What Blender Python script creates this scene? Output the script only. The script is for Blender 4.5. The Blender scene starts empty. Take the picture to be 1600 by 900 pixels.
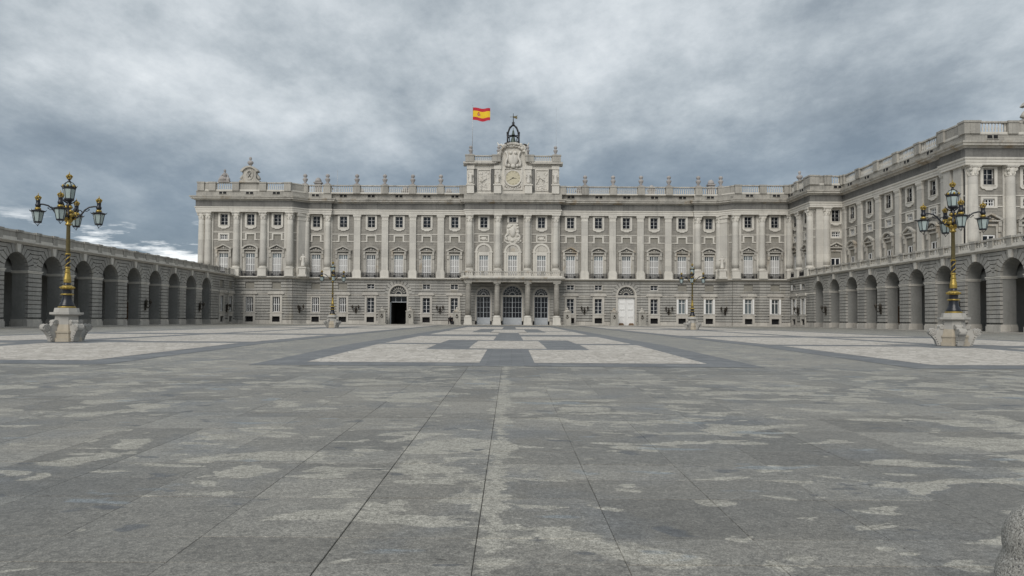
import bpy, bmesh, math, random
from mathutils import Vector, Matrix
random.seed(7)
PI = math.pi
R = math.radians
S = bpy.context.scene
C = S.collection

# ------------------------------------------------------------------ camera
CAMX, CAMY, CAMZ = -0.52, -168.0, 1.45
cam = bpy.data.cameras.new('camera'); cam_o = bpy.data.objects.new('camera', cam); C.objects.link(cam_o)
cam.sensor_width = 36.0; cam.lens = 36.0 * 1120 / 1600
cam.clip_start = 0.1; cam.clip_end = 3000
PITCH = 1.25
cam.shift_x = 3.0 / 1600
cam.shift_y = (48.3 - 1120 * math.tan(R(PITCH))) / 1600
cam_o.matrix_world = Matrix.Translation((CAMX, CAMY, CAMZ)) @ Matrix.Rotation(R(90 + PITCH), 4, 'X') @ Matrix.Rotation(R(0.32), 4, 'Z')
S.camera = cam_o

# ------------------------------------------------------------------ world, sun, exposure
SUN_EL, SUN_AZ = 38.0, 200.0          # azimuth clockwise from +Y (behind the camera, to the left)
W = bpy.data.worlds.new('World'); S.world = W; W.use_nodes = True
wn = W.node_tree; wn.nodes.clear()
def N(t, kind, **kw):
    n = t.nodes.new(kind)
    for k, v in kw.items(): setattr(n, k, v)
    return n
def mathn(t, op, a, b=None, c=None, clamp=False):
    n = t.nodes.new('ShaderNodeMath'); n.operation = op; n.use_clamp = clamp
    for i, v in enumerate((a, b, c)):
        if v is None: continue
        if isinstance(v, (int, float)): n.inputs[i].default_value = v
        else: t.links.new(v, n.inputs[i])
    return n.outputs[0]
def ramp(t, fac, stops, interp='LINEAR'):
    n = t.nodes.new('ShaderNodeValToRGB'); n.color_ramp.interpolation = interp
    e = n.color_ramp.elements
    while len(e) < len(stops): e.new(0.5)
    for el, (p, c) in zip(e, stops):
        el.position = p
        el.color = (c, c, c, 1) if isinstance(c, (int, float)) else (c[0], c[1], c[2], 1)
    t.links.new(fac, n.inputs[0]); return n.outputs[0]
def mixc(t, fac, a, b, mode='MIX'):
    n = t.nodes.new('ShaderNodeMix'); n.data_type = 'RGBA'; n.blend_type = mode
    for i, v in ((0, fac), (6, a), (7, b)):
        if isinstance(v, (int, float)): n.inputs[i].default_value = v
        elif isinstance(v, tuple): n.inputs[i].default_value = (v[0], v[1], v[2], 1)
        else: t.links.new(v, n.inputs[i])
    return n.outputs[2]
def noise(t, vec, scale, detail=4, rough=0.55, dist=0.0, out=0):
    n = t.nodes.new('ShaderNodeTexNoise'); n.inputs['Scale'].default_value = scale
    n.inputs['Detail'].default_value = detail; n.inputs['Roughness'].default_value = rough
    n.inputs['Distortion'].default_value = dist
    if vec is not None: t.links.new(vec, n.inputs['Vector'])
    return n.outputs[out]
def mapping(t, vec, scale=(1, 1, 1), loc=(0, 0, 0), rot=(0, 0, 0)):
    n = t.nodes.new('ShaderNodeMapping'); n.inputs['Scale'].default_value = scale
    n.inputs['Location'].default_value = loc; n.inputs['Rotation'].default_value = rot
    t.links.new(vec, n.inputs['Vector']); return n.outputs[0]

def build_world():
    t = wn
    tc = N(t, 'ShaderNodeTexCoord'); sep = N(t, 'ShaderNodeSeparateXYZ'); t.links.new(tc.outputs['Generated'], sep.inputs[0])
    x, y, z = sep.outputs
    zc = mathn(t, 'ADD', mathn(t, 'MAXIMUM', z, 0.0), 0.30)
    comb = N(t, 'ShaderNodeCombineXYZ')
    t.links.new(mathn(t, 'DIVIDE', x, zc), comb.inputs[0]); t.links.new(mathn(t, 'DIVIDE', y, zc), comb.inputs[1])
    cl = comb.outputs[0]
    m1 = mapping(t, cl, (1.0, 0.8, 1), (0.4, 0.9, 0.4), (0, 0, R(20)))
    big = noise(t, m1, 0.75, 3, 0.5, 0.0)
    mid = noise(t, m1, 2.4, 12, 0.66, 0.0)
    fine = noise(t, mapping(t, cl, (1.0, 0.8, 1), (0.2, 5.0, 0), (0, 0, R(35))), 6.0, 10, 0.6, 0.0)
    v = mathn(t, 'ADD', mathn(t, 'MULTIPLY', big, 0.62), mathn(t, 'ADD', mathn(t, 'MULTIPLY', mid, 0.44), mathn(t, 'MULTIPLY', mathn(t, 'SUBTRACT', fine, 0.22), 0.18)))
    colr = ramp(t, v, [(0.46, (0.150, 0.178, 0.204)), (0.54, (0.235, 0.268, 0.295)), (0.60, (0.335, 0.370, 0.393)), (0.67, (0.47, 0.502, 0.522)), (0.76, (0.64, 0.665, 0.675))])
    # low band of broken bright cloud towards the horizon
    cyl = N(t, 'ShaderNodeCombineXYZ')
    az = mathn(t, 'ARCTAN2', x, y)
    t.links.new(mathn(t, 'MULTIPLY', az, 5.0), cyl.inputs[0]); t.links.new(mathn(t, 'MULTIPLY', z, 26.0), cyl.inputs[1])
    br = noise(t, mapping(t, cyl.outputs[0], (1, 1, 1), (1.0, 0.9, 0)), 1.3, 9, 0.62, 0.0)
    band = ramp(t, z, [(0.0, 0.5), (0.06, 1.0), (0.104, 1.0), (0.130, 0.0)])
    low = ramp(t, z, [(0.0, 1.0), (0.16, 0.85), (0.27, 0.0)])
    colr = mixc(t, mathn(t, 'MULTIPLY', low, 0.6), colr, (0.105, 0.150, 0.205))
    brm = mathn(t, 'MULTIPLY', ramp(t, br, [(0.50, 0.0), (0.59, 1.0)]), band)
    colr = mixc(t, mathn(t, 'MULTIPLY', brm, 0.9), colr, (0.78, 0.80, 0.81))
    sky = N(t, 'ShaderNodeTexSky'); sky.sky_type = 'NISHITA'; sky.sun_disc = False
    sky.sun_elevation = R(SUN_EL); sky.sun_rotation = R(SUN_AZ)
    bs = N(t, 'ShaderNodeBackground'); bs.inputs[1].default_value = 0.1; t.links.new(sky.outputs[0], bs.inputs[0])
    bc = N(t, 'ShaderNodeBackground'); bc.inputs[1].default_value = 1.0; t.links.new(colr, bc.inputs[0])
    mx = N(t, 'ShaderNodeMixShader'); mx.inputs[0].default_value = 0.93
    t.links.new(bs.outputs[0], mx.inputs[1]); t.links.new(bc.outputs[0], mx.inputs[2])
    out = N(t, 'ShaderNodeOutputWorld'); t.links.new(mx.outputs[0], out.inputs[0])
build_world()
sun = bpy.data.lights.new('sun', 'SUN'); sun.energy = 1.5; sun.angle = R(35); sun.color = (1.0, 0.965, 0.91)
sun_o = bpy.data.objects.new('sun', sun); C.objects.link(sun_o)
_d = Vector((math.sin(R(SUN_AZ)) * math.cos(R(SUN_EL)), math.cos(R(SUN_AZ)) * math.cos(R(SUN_EL)), math.sin(R(SUN_EL))))
sun_o.rotation_euler = _d.to_track_quat('Z', 'Y').to_euler()
S.view_settings.view_transform = 'Standard'; S.view_settings.look = 'None'
S.view_settings.exposure = 0.51; S.view_settings.gamma = 1.0
S.view_settings.use_curve_mapping = False

# ------------------------------------------------------------------ materials
MATS = {}
def newmat(name):
    m = bpy.data.materials.new(name); m.use_nodes = True; t = m.node_tree
    b = t.nodes['Principled BSDF']; MATS[name] = m
    return m, t, b
def bump(t, b, h, strength, dist):
    n = t.nodes.new('ShaderNodeBump'); n.inputs['Strength'].default_value = strength; n.inputs['Distance'].default_value = dist
    t.links.new(h, n.inputs['Height']); t.links.new(n.outputs[0], b.inputs['Normal'])
def wallcoords(t):
    g = N(t, 'ShaderNodeNewGeometry'); s = N(t, 'ShaderNodeSeparateXYZ'); t.links.new(g.outputs['Position'], s.inputs[0])
    c = N(t, 'ShaderNodeCombineXYZ'); t.links.new(mathn(t, 'ADD', s.outputs[0], s.outputs[1]), c.inputs[0]); t.links.new(s.outputs[2], c.inputs[1])
    return g.outputs['Position'], c.outputs[0]
def stone(name, dark, light, stain=(0.09, 0.09, 0.08), stain_amt=0.45, joints=None, warm=None, rough=0.85, jdark=0.55):
    m, t, b = newmat(name)
    pos, uv = wallcoords(t)
    n1 = noise(t, pos, 0.35, 4, 0.6); n2 = noise(t, pos, 3.0, 6, 0.65); n3 = noise(t, pos, 22.0, 3, 0.6)
    f = mathn(t, 'ADD', mathn(t, 'MULTIPLY', n1, 0.45), mathn(t, 'ADD', mathn(t, 'MULTIPLY', n2, 0.4), mathn(t, 'MULTIPLY', n3, 0.15)))
    col = mixc(t, ramp(t, f, [(0.34, 0.0), (0.66, 1.0)]), dark, light)
    h = n2
    if joints:
        br = t.nodes.new('ShaderNodeTexBrick'); t.links.new(uv, br.inputs['Vector'])
        br.inputs['Scale'].default_value = 1.0; br.inputs['Mortar Size'].default_value = joints[2]
        br.inputs['Brick Width'].default_value = joints[0]; br.inputs['Row Height'].default_value = joints[1]
        br.inputs['Color1'].default_value = (1, 1, 1, 1); br.inputs['Color2'].default_value = (0.80, 0.80, 0.81, 1)
        br.inputs['Mortar'].default_value = (jdark, jdark, jdark, 1); br.inputs['Mortar Smooth'].default_value = 0.3; br.inputs['Bias'].default_value = -0.1
        col = mixc(t, 1.0, col, br.outputs['Color'], 'MULTIPLY')
        h = mathn(t, 'SUBTRACT', n2, mathn(t, 'MULTIPLY', br.outputs['Fac'], 0.8))
    if warm:
        wv = noise(t, mapping(t, pos, (0.5, 0.5, 0.25)), 0.8, 5, 0.6)
        col = mixc(t, ramp(t, wv, [(0.56, 0.0), (0.70, 0.7)]), col, warm)
    st = noise(t, mapping(t, pos, (1.1, 1.1, 0.12)), 0.9, 6, 0.65)
    st2 = noise(t, pos, 0.22, 3, 0.5)
    sm = mathn(t, 'MULTIPLY', ramp(t, st, [(0.50, 0.0), (0.70, 1.0)]), ramp(t, st2, [(0.35, 0.25), (0.65, 1.0)]))
    col = mixc(t, mathn(t, 'MULTIPLY', sm, stain_amt), col, stain)
    t.links.new(col, b.inputs['Base Color']); b.inputs['Roughness'].default_value = rough
    bump(t, b, h, 0.35, 0.05)
    return m
stone('granite_wall', (0.232, 0.217, 0.192), (0.364, 0.343, 0.302), (0.11, 0.105, 0.095), 0.6, (1.5, 0.62, 0.022))
stone('granite_rustic', (0.269, 0.259, 0.238), (0.457, 0.440, 0.402), (0.12, 0.12, 0.11), 0.55, (1.7, 30.0, 0.02), (0.32, 0.295, 0.245))
stone('limestone', (0.509, 0.482, 0.433), (0.664, 0.632, 0.569), (0.22, 0.21, 0.19), 0.40, None)
stone('limestone_shaft', (0.498, 0.473, 0.425), (0.631, 0.601, 0.541), (0.24, 0.23, 0.21), 0.5, (30.0, 1.75, 0.014), None, 0.85, 0.75)
stone('limestone_weathered', (0.398, 0.376, 0.333), (0.586, 0.554, 0.495), (0.09, 0.085, 0.075), 0.75, (2.2, 30.0, 0.02), (0.30, 0.21, 0.11))
stone('attic_stone', (0.299, 0.283, 0.250), (0.465, 0.441, 0.393), (0.085, 0.082, 0.075), 0.65, (1.9, 30.0, 0.02))
stone('frieze_granite', (0.125, 0.121, 0.112), (0.22, 0.213, 0.197), (0.06, 0.06, 0.055), 0.75, (2.4, 30.0, 0.02))
stone('sculpture_stone', (0.509, 0.480, 0.432), (0.708, 0.672, 0.609), (0.13, 0.12, 0.11), 0.6)
stone('dark_urn_stone', (0.27, 0.25, 0.24), (0.43, 0.405, 0.385), (0.08, 0.07, 0.07), 0.6)
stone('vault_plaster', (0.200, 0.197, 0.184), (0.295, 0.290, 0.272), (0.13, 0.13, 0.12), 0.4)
stone('plinth_stone', (0.420, 0.393, 0.350), (0.586, 0.554, 0.497), (0.14, 0.13, 0.11), 0.5, (1.6, 30.0, 0.02))
stone('lamp_stone', (0.33, 0.315, 0.285), (0.46, 0.44, 0.405), (0.26, 0.24, 0.21), 0.5)
stone('lamp_stone_warm', (0.36, 0.31, 0.235), (0.52, 0.46, 0.37), (0.26, 0.22, 0.16), 0.4)
stone('slate_roof', (0.06, 0.065, 0.075), (0.10, 0.105, 0.115), (0.04, 0.04, 0.04), 0.4)
stone('blind_panel', (0.21, 0.198, 0.170), (0.28, 0.262, 0.225), (0.13, 0.12, 0.10), 0.4)

def plain(name, col, rough=0.5, metal=0.0, var=0.12, scale=2.0, spec=0.5):
    m, t, b = newmat(name)
    g = N(t, 'ShaderNodeNewGeometry')
    n = noise(t, g.outputs['Position'], scale, 5, 0.6)
    c = mixc(t, n, tuple(v * (1 - var) for v in col), tuple(min(1, v * (1 + var)) for v in col))
    t.links.new(c, b.inputs['Base Color']); b.inputs['Roughness'].default_value = rough; b.inputs['Metallic'].default_value = metal
    b.inputs['Specular IOR Level'].default_value = spec
    return m
plain('white_paint', (0.76, 0.75, 0.73), 0.55, 0, 0.07, 3)
plain('louver_paint', (0.60, 0.59, 0.575), 0.6, 0, 0.12, 5)
plain('dark_glass', (0.012, 0.016, 0.022), 0.06, 0, 0.5, 0.6, 0.35)
plain('curtain_glass', (0.16, 0.19, 0.20), 0.15, 0, 0.35, 1.5)
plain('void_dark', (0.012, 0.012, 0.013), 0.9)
plain('iron', (0.014, 0.014, 0.016), 0.5)
plain('lamp_black', (0.010, 0.011, 0.017), 0.35, 0.0, 0.3, 8)
plain('bronze_dark', (0.045, 0.038, 0.030), 0.5, 0.5)
plain('gold', (0.37, 0.265, 0.07), 0.45, 0.7, 0.75, 18)
plain('gold_dull', (0.115, 0.092, 0.038), 0.5, 0.5, 0.5, 10)
plain('lantern_glass', (0.36, 0.43, 0.42), 0.18, 0, 0.15, 6)
plain('clock_face', (0.50, 0.455, 0.33), 0.6, 0, 0.15, 2)
plain('flag_red', (0.48, 0.018, 0.035), 0.75, 0, 0.12, 1.5)
plain('flag_yellow', (0.80, 0.52, 0.02), 0.75, 0, 0.1, 1.5)
plain('steel_pole', (0.45, 0.46, 0.47), 0.4, 0.4)
plain('bell_bronze', (0.07, 0.09, 0.075), 0.5, 0.5)
plain('cloth_black', (0.008, 0.008, 0.010), 0.9)
plain('skin', (0.42, 0.26, 0.19), 0.6)
plain('wood_brown', (0.17, 0.105, 0.06), 0.7)
plain('door_grey', (0.42, 0.44, 0.46), 0.5)

for _n in ('dark_glass', 'curtain_glass', 'louver_paint'):
    _t = MATS[_n].node_tree; _b = _t.nodes['Principled BSDF']; _l = _b.inputs['Base Color'].links[0].from_socket
    _oi = N(_t, 'ShaderNodeObjectInfo')
    _m = mixc(_t, ramp(_t, _oi.outputs['Random'], [(0.0, 0.45), (0.5, 1.0), (0.82, 1.15), (1.0, 2.2 if 'glass' in _n else 1.2)]), (0, 0, 0), _l)
    _mm = mixc(_t, 1.0, _l, ramp(_t, _oi.outputs['Random'], [(0.0, 0.7 if 'glass' not in _n else 0.4), (0.6, 1.0), (1.0, 1.0)]), 'MULTIPLY')
    _t.links.new(_mm, _b.inputs['Base Color'])
def ground_mat(name, light=False, dark=False):
    m, t, b = newmat(name)
    g = N(t, 'ShaderNodeNewGeometry'); pos = g.outputs['Position']
    oi = N(t, 'ShaderNodeObjectInfo')
    fine = noise(t, pos, 75.0, 3, 0.75); med = noise(t, pos, 6.0, 5, 0.6)
    if light:      # small pale cobbles
        vo = t.nodes.new('ShaderNodeTexVoronoi'); vo.inputs['Scale'].default_value = 3.2; t.links.new(pos, vo.inputs['Vector'])
        ve = t.nodes.new('ShaderNodeTexVoronoi'); ve.feature = 'DISTANCE_TO_EDGE'; ve.inputs['Scale'].default_value = 3.2; t.links.new(pos, ve.inputs['Vector'])
        hue = N(t, 'ShaderNodeSeparateColor'); t.links.new(vo.outputs['Color'], hue.inputs[0])
        f = mathn(t, 'ADD', mathn(t, 'MULTIPLY', hue.outputs[0], 0.5), mathn(t, 'MULTIPLY', noise(t, pos, 0.5, 5, 0.65), 0.7))
        col = mixc(t, ramp(t, f, [(0.3, 0.0), (0.85, 1.0)]), (0.36, 0.328, 0.285), (0.58, 0.540, 0.485))
        col = mixc(t, ramp(t, ve.outputs['Distance'], [(0.0, 0.75), (0.09, 0.0)]), col, (0.21, 0.19, 0.165))
        dirt = noise(t, mapping(t, pos, (1, 0.35, 1)), 1.1, 6, 0.7)
        col = mixc(t, ramp(t, dirt, [(0.53, 0.0), (0.72, 0.5)]), col, (0.27, 0.245, 0.215))
        b.inputs['Roughness'].default_value = 0.85
        bump(t, b, mathn(t, 'MINIMUM', ve.outputs['Distance'], 0.12), 0.6, 0.05)
    elif dark:     # blue slate bands
        br = t.nodes.new('ShaderNodeTexBrick'); t.links.new(pos, br.inputs['Vector'])
        br.inputs['Scale'].default_value = 1; br.inputs['Brick Width'].default_value = 0.9; br.inputs['Row Height'].default_value = 0.55; br.inputs['Mortar Size'].default_value = 0.012
        br.inputs['Color1'].default_value = (1, 1, 1, 1); br.inputs['Color2'].default_value = (0.72, 0.73, 0.75, 1); br.inputs['Mortar'].default_value = (0.5, 0.5, 0.5, 1)
        col = mixc(t, med, (0.118, 0.123, 0.129), (0.190, 0.195, 0.199))
        col = mixc(t, 1.0, col, br.outputs['Color'], 'MULTIPLY')
        col = mixc(t, ramp(t, noise(t, pos, 0.9, 5, 0.6), [(0.50, 0), (0.66, 0.6)]), col, (0.21, 0.215, 0.212))
        b.inputs['Roughness'].default_value = 0.6
        bump(t, b, fine, 0.2, 0.01)
    else:          # grey granite slabs, damp with dry pale blotches
        at = N(t, 'ShaderNodeAttribute'); at.attribute_name = 'tone'
        base = mixc(t, ramp(t, noise(t, pos, 0.16, 4, 0.6), [(0.35, 0), (0.65, 1)]), (0.157, 0.153, 0.139), (0.208, 0.194, 0.166))
        tone = mathn(t, 'FRACT', mathn(t, 'ADD', oi.outputs['Random'], at.outputs['Fac']))
        base = mixc(t, 1.0, base, ramp(t, tone, [(0.0, 0.76), (0.5, 1.0), (1.0, 1.24)]), 'MULTIPLY')
        cool = noise(t, pos, 0.55, 5, 0.6)
        base = mixc(t, ramp(t, cool, [(0.52, 0), (0.66, 0.5)]), base, (0.130, 0.138, 0.145))
        # dry pale blotches: large worn areas and many small broken ones
        sx = N(t, 'ShaderNodeSeparateXYZ'); t.links.new(pos, sx.inputs[0])
        ragged = noise(t, pos, 5.5, 5, 0.65)
        rag = mathn(t, 'MULTIPLY', mathn(t, 'SUBTRACT', ragged, 0.5), 0.05)
        p1 = noise(t, mapping(t, pos, (0.62, 1.0, 1.0), (3.0, 1.4, 0)), 1.2, 3, 0.5, 0.5)
        rarity = noise(t, pos, 0.25, 2, 0.5)
        rar = mathn(t, 'MULTIPLY', mathn(t, 'SUBTRACT', rarity, 0.5), 0.34)
        m_a = ramp(t, mathn(t, 'ADD', mathn(t, 'ADD', p1, rag), rar), [(0.585, 0.0), (0.600, 1.0)])
        p1b = noise(t, mapping(t, pos, (0.55, 1.0, 1.0), (31.0, 6.4, 0)), 2.6, 3, 0.5, 0.4)
        m_b = ramp(t, mathn(t, 'ADD', mathn(t, 'ADD', p1b, rag), rar), [(0.618, 0.0), (0.632, 0.95)])
        dx = mathn(t, 'ABSOLUTE', mathn(t, 'SUBTRACT', sx.outputs[0], -0.66))
        wob = noise(t, mapping(t, pos, (0.8, 1.3, 1), (8.0, 2.0, 0)), 1.9, 4, 0.6, 0.3)
        strip = ramp(t, mathn(t, 'SUBTRACT', mathn(t, 'ADD', mathn(t, 'MULTIPLY', wob, 1.25), rag), mathn(t, 'MULTIPLY', dx, 1.05)), [(0.53, 0.0), (0.58, 1.0)])
        mask = mathn(t, 'MAXIMUM', mathn(t, 'MAXIMUM', m_a, m_b), strip)
        worn = ramp(t, noise(t, pos, 2.4, 5, 0.7), [(0.3, 0.75), (0.58, 1.0)])
        col = mixc(t, mathn(t, 'MULTIPLY', mathn(t, 'MULTIPLY', mask, worn), 0.92), base, (0.325, 0.310, 0.268))
        p2 = noise(t, mapping(t, pos, (0.7, 1.2, 1.0), (13.0, 7.4, 0)), 1.9, 3, 0.5, 0.3)
        col = mixc(t, ramp(t, mathn(t, 'ADD', p2, rag), [(0.67, 0.0), (0.70, 0.7)]), col, (0.070, 0.076, 0.084))
        p3 = noise(t, mapping(t, pos, (0.5, 1.2, 1.0), (23.0, 2.4, 0)), 1.5, 3, 0.5, 0.3)
        col = mixc(t, ramp(t, mathn(t, 'ADD', p3, rag), [(0.66, 0.0), (0.70, 0.55)]), col, (0.20, 0.23, 0.25))
        p4 = noise(t, mapping(t, pos, (0.6, 2.0, 1.0), (1.0, 12.4, 0)), 4.5, 6, 0.7, 0.8)
        col = mixc(t, ramp(t, p4, [(0.66, 0.0), (0.71, 0.8)]), col, (0.050, 0.044, 0.036))
        # gum marks and pits
        gv = t.nodes.new('ShaderNodeTexVoronoi'); gv.inputs['Scale'].default_value = 1.6; gv.inputs['Randomness'].default_value = 1.0; t.links.new(pos, gv.inputs['Vector'])
        col = mixc(t, ramp(t, gv.outputs['Distance'], [(0.03, 0.7), (0.045, 0.0)]), col, (0.06, 0.06, 0.058))
        sp = ramp(t, fine, [(0.28, 0.35), (0.5, 1.0), (0.74, 1.9)])
        col = mixc(t, 1.0, col, sp, 'MULTIPLY')
        sp2 = ramp(t, noise(t, pos, 24.0, 3, 0.7), [(0.30, 0.62), (0.5, 1.0), (0.70, 1.42)])
        col = mixc(t, 1.0, col, sp2, 'MULTIPLY')
        sp3 = ramp(t, noise(t, mapping(t, pos, (0.6, 1.0, 1.0)), 8.0, 4, 0.7), [(0.30, 0.80), (0.5, 1.0), (0.70, 1.20)])
        col = mixc(t, 1.0, col, sp3, 'MULTIPLY')
        rg = ramp(t, mask, [(0.0, 0.52), (1.0, 0.75)])
        t.links.new(rg, b.inputs['Roughness'])
        bump(t, b, mathn(t, 'ADD', fine, mathn(t, 'MULTIPLY', med, 1.5)), 0.4, 0.008)
    t.links.new(col, b.inputs['Base Color'])
    return m
ground_mat('granite_slabs'); ground_mat('pale_cobbles', light=True); ground_mat('slate_band', dark=True)
plain('joint_dirt', (0.06, 0.057, 0.05), 0.95, 0, 0.4, 9)
def bollard_mat():
    m, t, b = newmat('bollard_granite')
    g = N(t, 'ShaderNodeNewGeometry'); pos = g.outputs['Position']
    n = noise(t, pos, 95.0, 2, 0.7); n2 = noise(t, pos, 45.0, 2, 0.6)
    col = ramp(t, n, [(0.30, (0.05, 0.052, 0.055)), (0.42, (0.22, 0.21, 0.19)), (0.58, (0.36, 0.345, 0.31)), (0.75, (0.58, 0.575, 0.55))])
    col = mixc(t, ramp(t, n2, [(0.62, 0), (0.68, 0.85)]), col, (0.05, 0.05, 0.052))
    t.links.new(col, b.inputs['Base Color']); b.inputs['Roughness'].default_value = 0.8
    bump(t, b, n, 0.6, 0.01)
bollard_mat()

# ------------------------------------------------------------------ mesh helpers
class MB:
    def __init__(s): s.v = []; s.f = []; s.smooth = set()
    def add(s, vs, fs, smooth=False):
        o = len(s.v); s.v += [tuple(p) for p in vs]
        for f in fs:
            if smooth: s.smooth.add(len(s.f))
            s.f.append(tuple(i + o for i in f))
        return s
    def box(s, x0, x1, y0, y1, z0, z1):
        return s.add([(x0,y0,z0),(x1,y0,z0),(x1,y1,z0),(x0,y1,z0),(x0,y0,z1),(x1,y0,z1),(x1,y1,z1),(x0,y1,z1)],
                     [(3,2,1,0),(4,5,6,7),(0,1,5,4),(1,2,6,5),(2,3,7,6),(3,0,4,7)])
    def frame(s, x0, x1, z0, z1, w, y0, y1, wt=None, wb=None):     # bars round an opening (inner size x0..x1, z0..z1)
        wt = w if wt is None else wt; wb = w if wb is None else wb
        s.box(x0 - w, x0, y0, y1, z0, z1); s.box(x1, x1 + w, y0, y1, z0, z1)
        if wt: s.box(x0 - w, x1 + w, y0, y1, z1, z1 + wt)
        if wb: s.box(x0 - w, x1 + w, y0, y1, z0 - wb, z0)
        return s
    def prism(s, poly, y0, y1):       # polygon in x,z extruded along y (counter-clockwise seen from -y)
        n = len(poly)
        vs = [(x, y0, z) for x, z in poly] + [(x, y1, z) for x, z in poly]
        fs = [tuple(range(n)), tuple(range(2 * n - 1, n - 1, -1))]
        fs += [(i, i + n, (i + 1) % n + n, (i + 1) % n) for i in range(n)]
        return s.add(vs, fs)
    def ringprism(s, outer, inner, y0, y1):    # closed ring between two outlines of equal count (or open arch)
        n = len(outer)
        for i in range(n - 1):
            s.prism([outer[i], inner[i], inner[i + 1], outer[i + 1]], y0, y1)
        return s
    def lathe(s, prof, cx=0, cy=0, seg=16, smooth=True, sx=1, sy=1, rot=0.0, caps=True):
        n = len(prof); vs = []; fs = []
        for r, z in prof:
            for k in range(seg):
                a = 2 * PI * k / seg + rot
                vs.append((cx + r * math.cos(a) * sx, cy + r * math.sin(a) * sy, z))
        for i in range(n - 1):
            for k in range(seg):
                fs.append((i*seg+k, i*seg+(k+1) % seg, (i+1)*seg+(k+1) % seg, (i+1)*seg+k))
        s.add(vs, fs, smooth)
        if caps:
            o = len(s.v) - n * seg
            s.f.append(tuple(o + k for k in range(seg - 1, -1, -1))); s.f.append(tuple(o + (n-1)*seg + k for k in range(seg)))
        return s
    def tube(s, pts, rad, seg=8, smooth=True):
        pts = [Vector(p) for p in pts]; n = len(pts)
        if not isinstance(rad, (list, tuple)): rad = [rad] * n
        vs = []; fs = []
        up = None
        for i, p in enumerate(pts):
            d = (pts[min(i + 1, n - 1)] - pts[max(i - 1, 0)]).normalized()
            if up is None:
                up = Vector((0, 0, 1)) if abs(d.z) < 0.9 else Vector((1, 0, 0))
            a = d.cross(up).normalized(); up = a.cross(d).normalized()
            for k in range(seg):
                t = 2 * PI * k / seg
                vs.append(p + (a * math.cos(t) + up * math.sin(t)) * rad[i])
        for i in range(n - 1):
            for k in range(seg):
                fs.append((i*seg+k, i*seg+(k+1) % seg, (i+1)*seg+(k+1) % seg, (i+1)*seg+k))
        fs.append(tuple(range(seg - 1, -1, -1))); fs.append(tuple((n-1)*seg + k for k in range(seg)))
        return s.add(vs, fs, smooth)
    def ball(s, c, r, seg=10, rings=7, sx=1, sy=1, sz=1):
        prof = []
        for i in range(rings + 1):
            a = -PI / 2 + PI * i / rings
            prof.append((max(1e-4, r * math.cos(a)), r * math.sin(a)))
        vs = []; fs = []
        for q, z in prof:
            for k in range(seg):
                t = 2 * PI * k / seg
                vs.append((c[0] + q * math.cos(t) * sx, c[1] + q * math.sin(t) * sy, c[2] + z * sz))
        for i in range(rings):
            for k in range(seg):
                fs.append((i*seg+k, i*seg+(k+1) % seg, (i+1)*seg+(k+1) % seg, (i+1)*seg+k))
        return s.add(vs, fs, True)
    def disc_y(s, cx, cz, r, y0, y1, seg=20, r1=None):       # cylinder with axis along y
        r1 = r if r1 is None else r1
        vs = [(cx + r1*math.cos(2*PI*k/seg), y0, cz + r1*math.sin(2*PI*k/seg)) for k in range(seg)] + [(cx + r*math.cos(2*PI*k/seg), y1, cz + r*math.sin(2*PI*k/seg)) for k in range(seg)]
        fs = [tuple(range(seg)), tuple(range(2*seg-1, seg-1, -1))] + [(k, k+seg, (k+1) % seg+seg, (k+1) % seg) for k in range(seg)]
        return s.add(vs, fs)
    def xf(s, M, start=0):
        for i in range(start, len(s.v)): s.v[i] = tuple(M @ Vector(s.v[i]))
        return s
    def mesh(s, name, mat):
        me = bpy.data.meshes.new(name); me.from_pydata(s.v, [], s.f)
        if s.smooth:
            sm = [i in s.smooth for i in range(len(s.f))]
            me.polygons.foreach_set('use_smooth', sm)
        me.materials.append(MATS[mat])
        bm = bmesh.new(); bm.from_mesh(me); bmesh.ops.recalc_face_normals(bm, faces=bm.faces); bm.to_mesh(me); bm.free()
        me.update(); return me

CACHE = {}
def cached(key, fn):
    if key not in CACHE: CACHE[key] = fn()
    return CACHE[key]
def link(name, me, parent=None, loc=(0, 0, 0), rz=0.0):
    o = bpy.data.objects.new(name, me); C.objects.link(o)
    loc = Vector(loc)
    if parent is not None:
        o.parent = parent
        if parent.get('_root'): loc = loc - Vector(parent.location)
    o.location = loc
    if rz: o.rotation_euler = (0, 0, rz)
    return o
def tag(o, label, cat, group=None):
    o['label'] = label; o['category'] = cat
    if group: o['group'] = group
    return o
def thing(name, label, cat, loc=(0, 0, 0), rz=0.0, group=None):
    o = bpy.data.objects.new(name, None); C.objects.link(o); o.location = loc; o.rotation_euler = (0, 0, rz)
    o['_root'] = 1
    return tag(o, label, cat, group)
def stuff(o): o['kind'] = 'stuff'; return o
def structure(o): o['kind'] = 'structure'; return o

def arch_pts(cx, zs, r, n=14, a0=0.0, a1=PI):
    return [(cx + r * math.cos(a0 + (a1 - a0) * i / n), zs + r * math.sin(a0 + (a1 - a0) * i / n)) for i in range(n + 1)]

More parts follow.
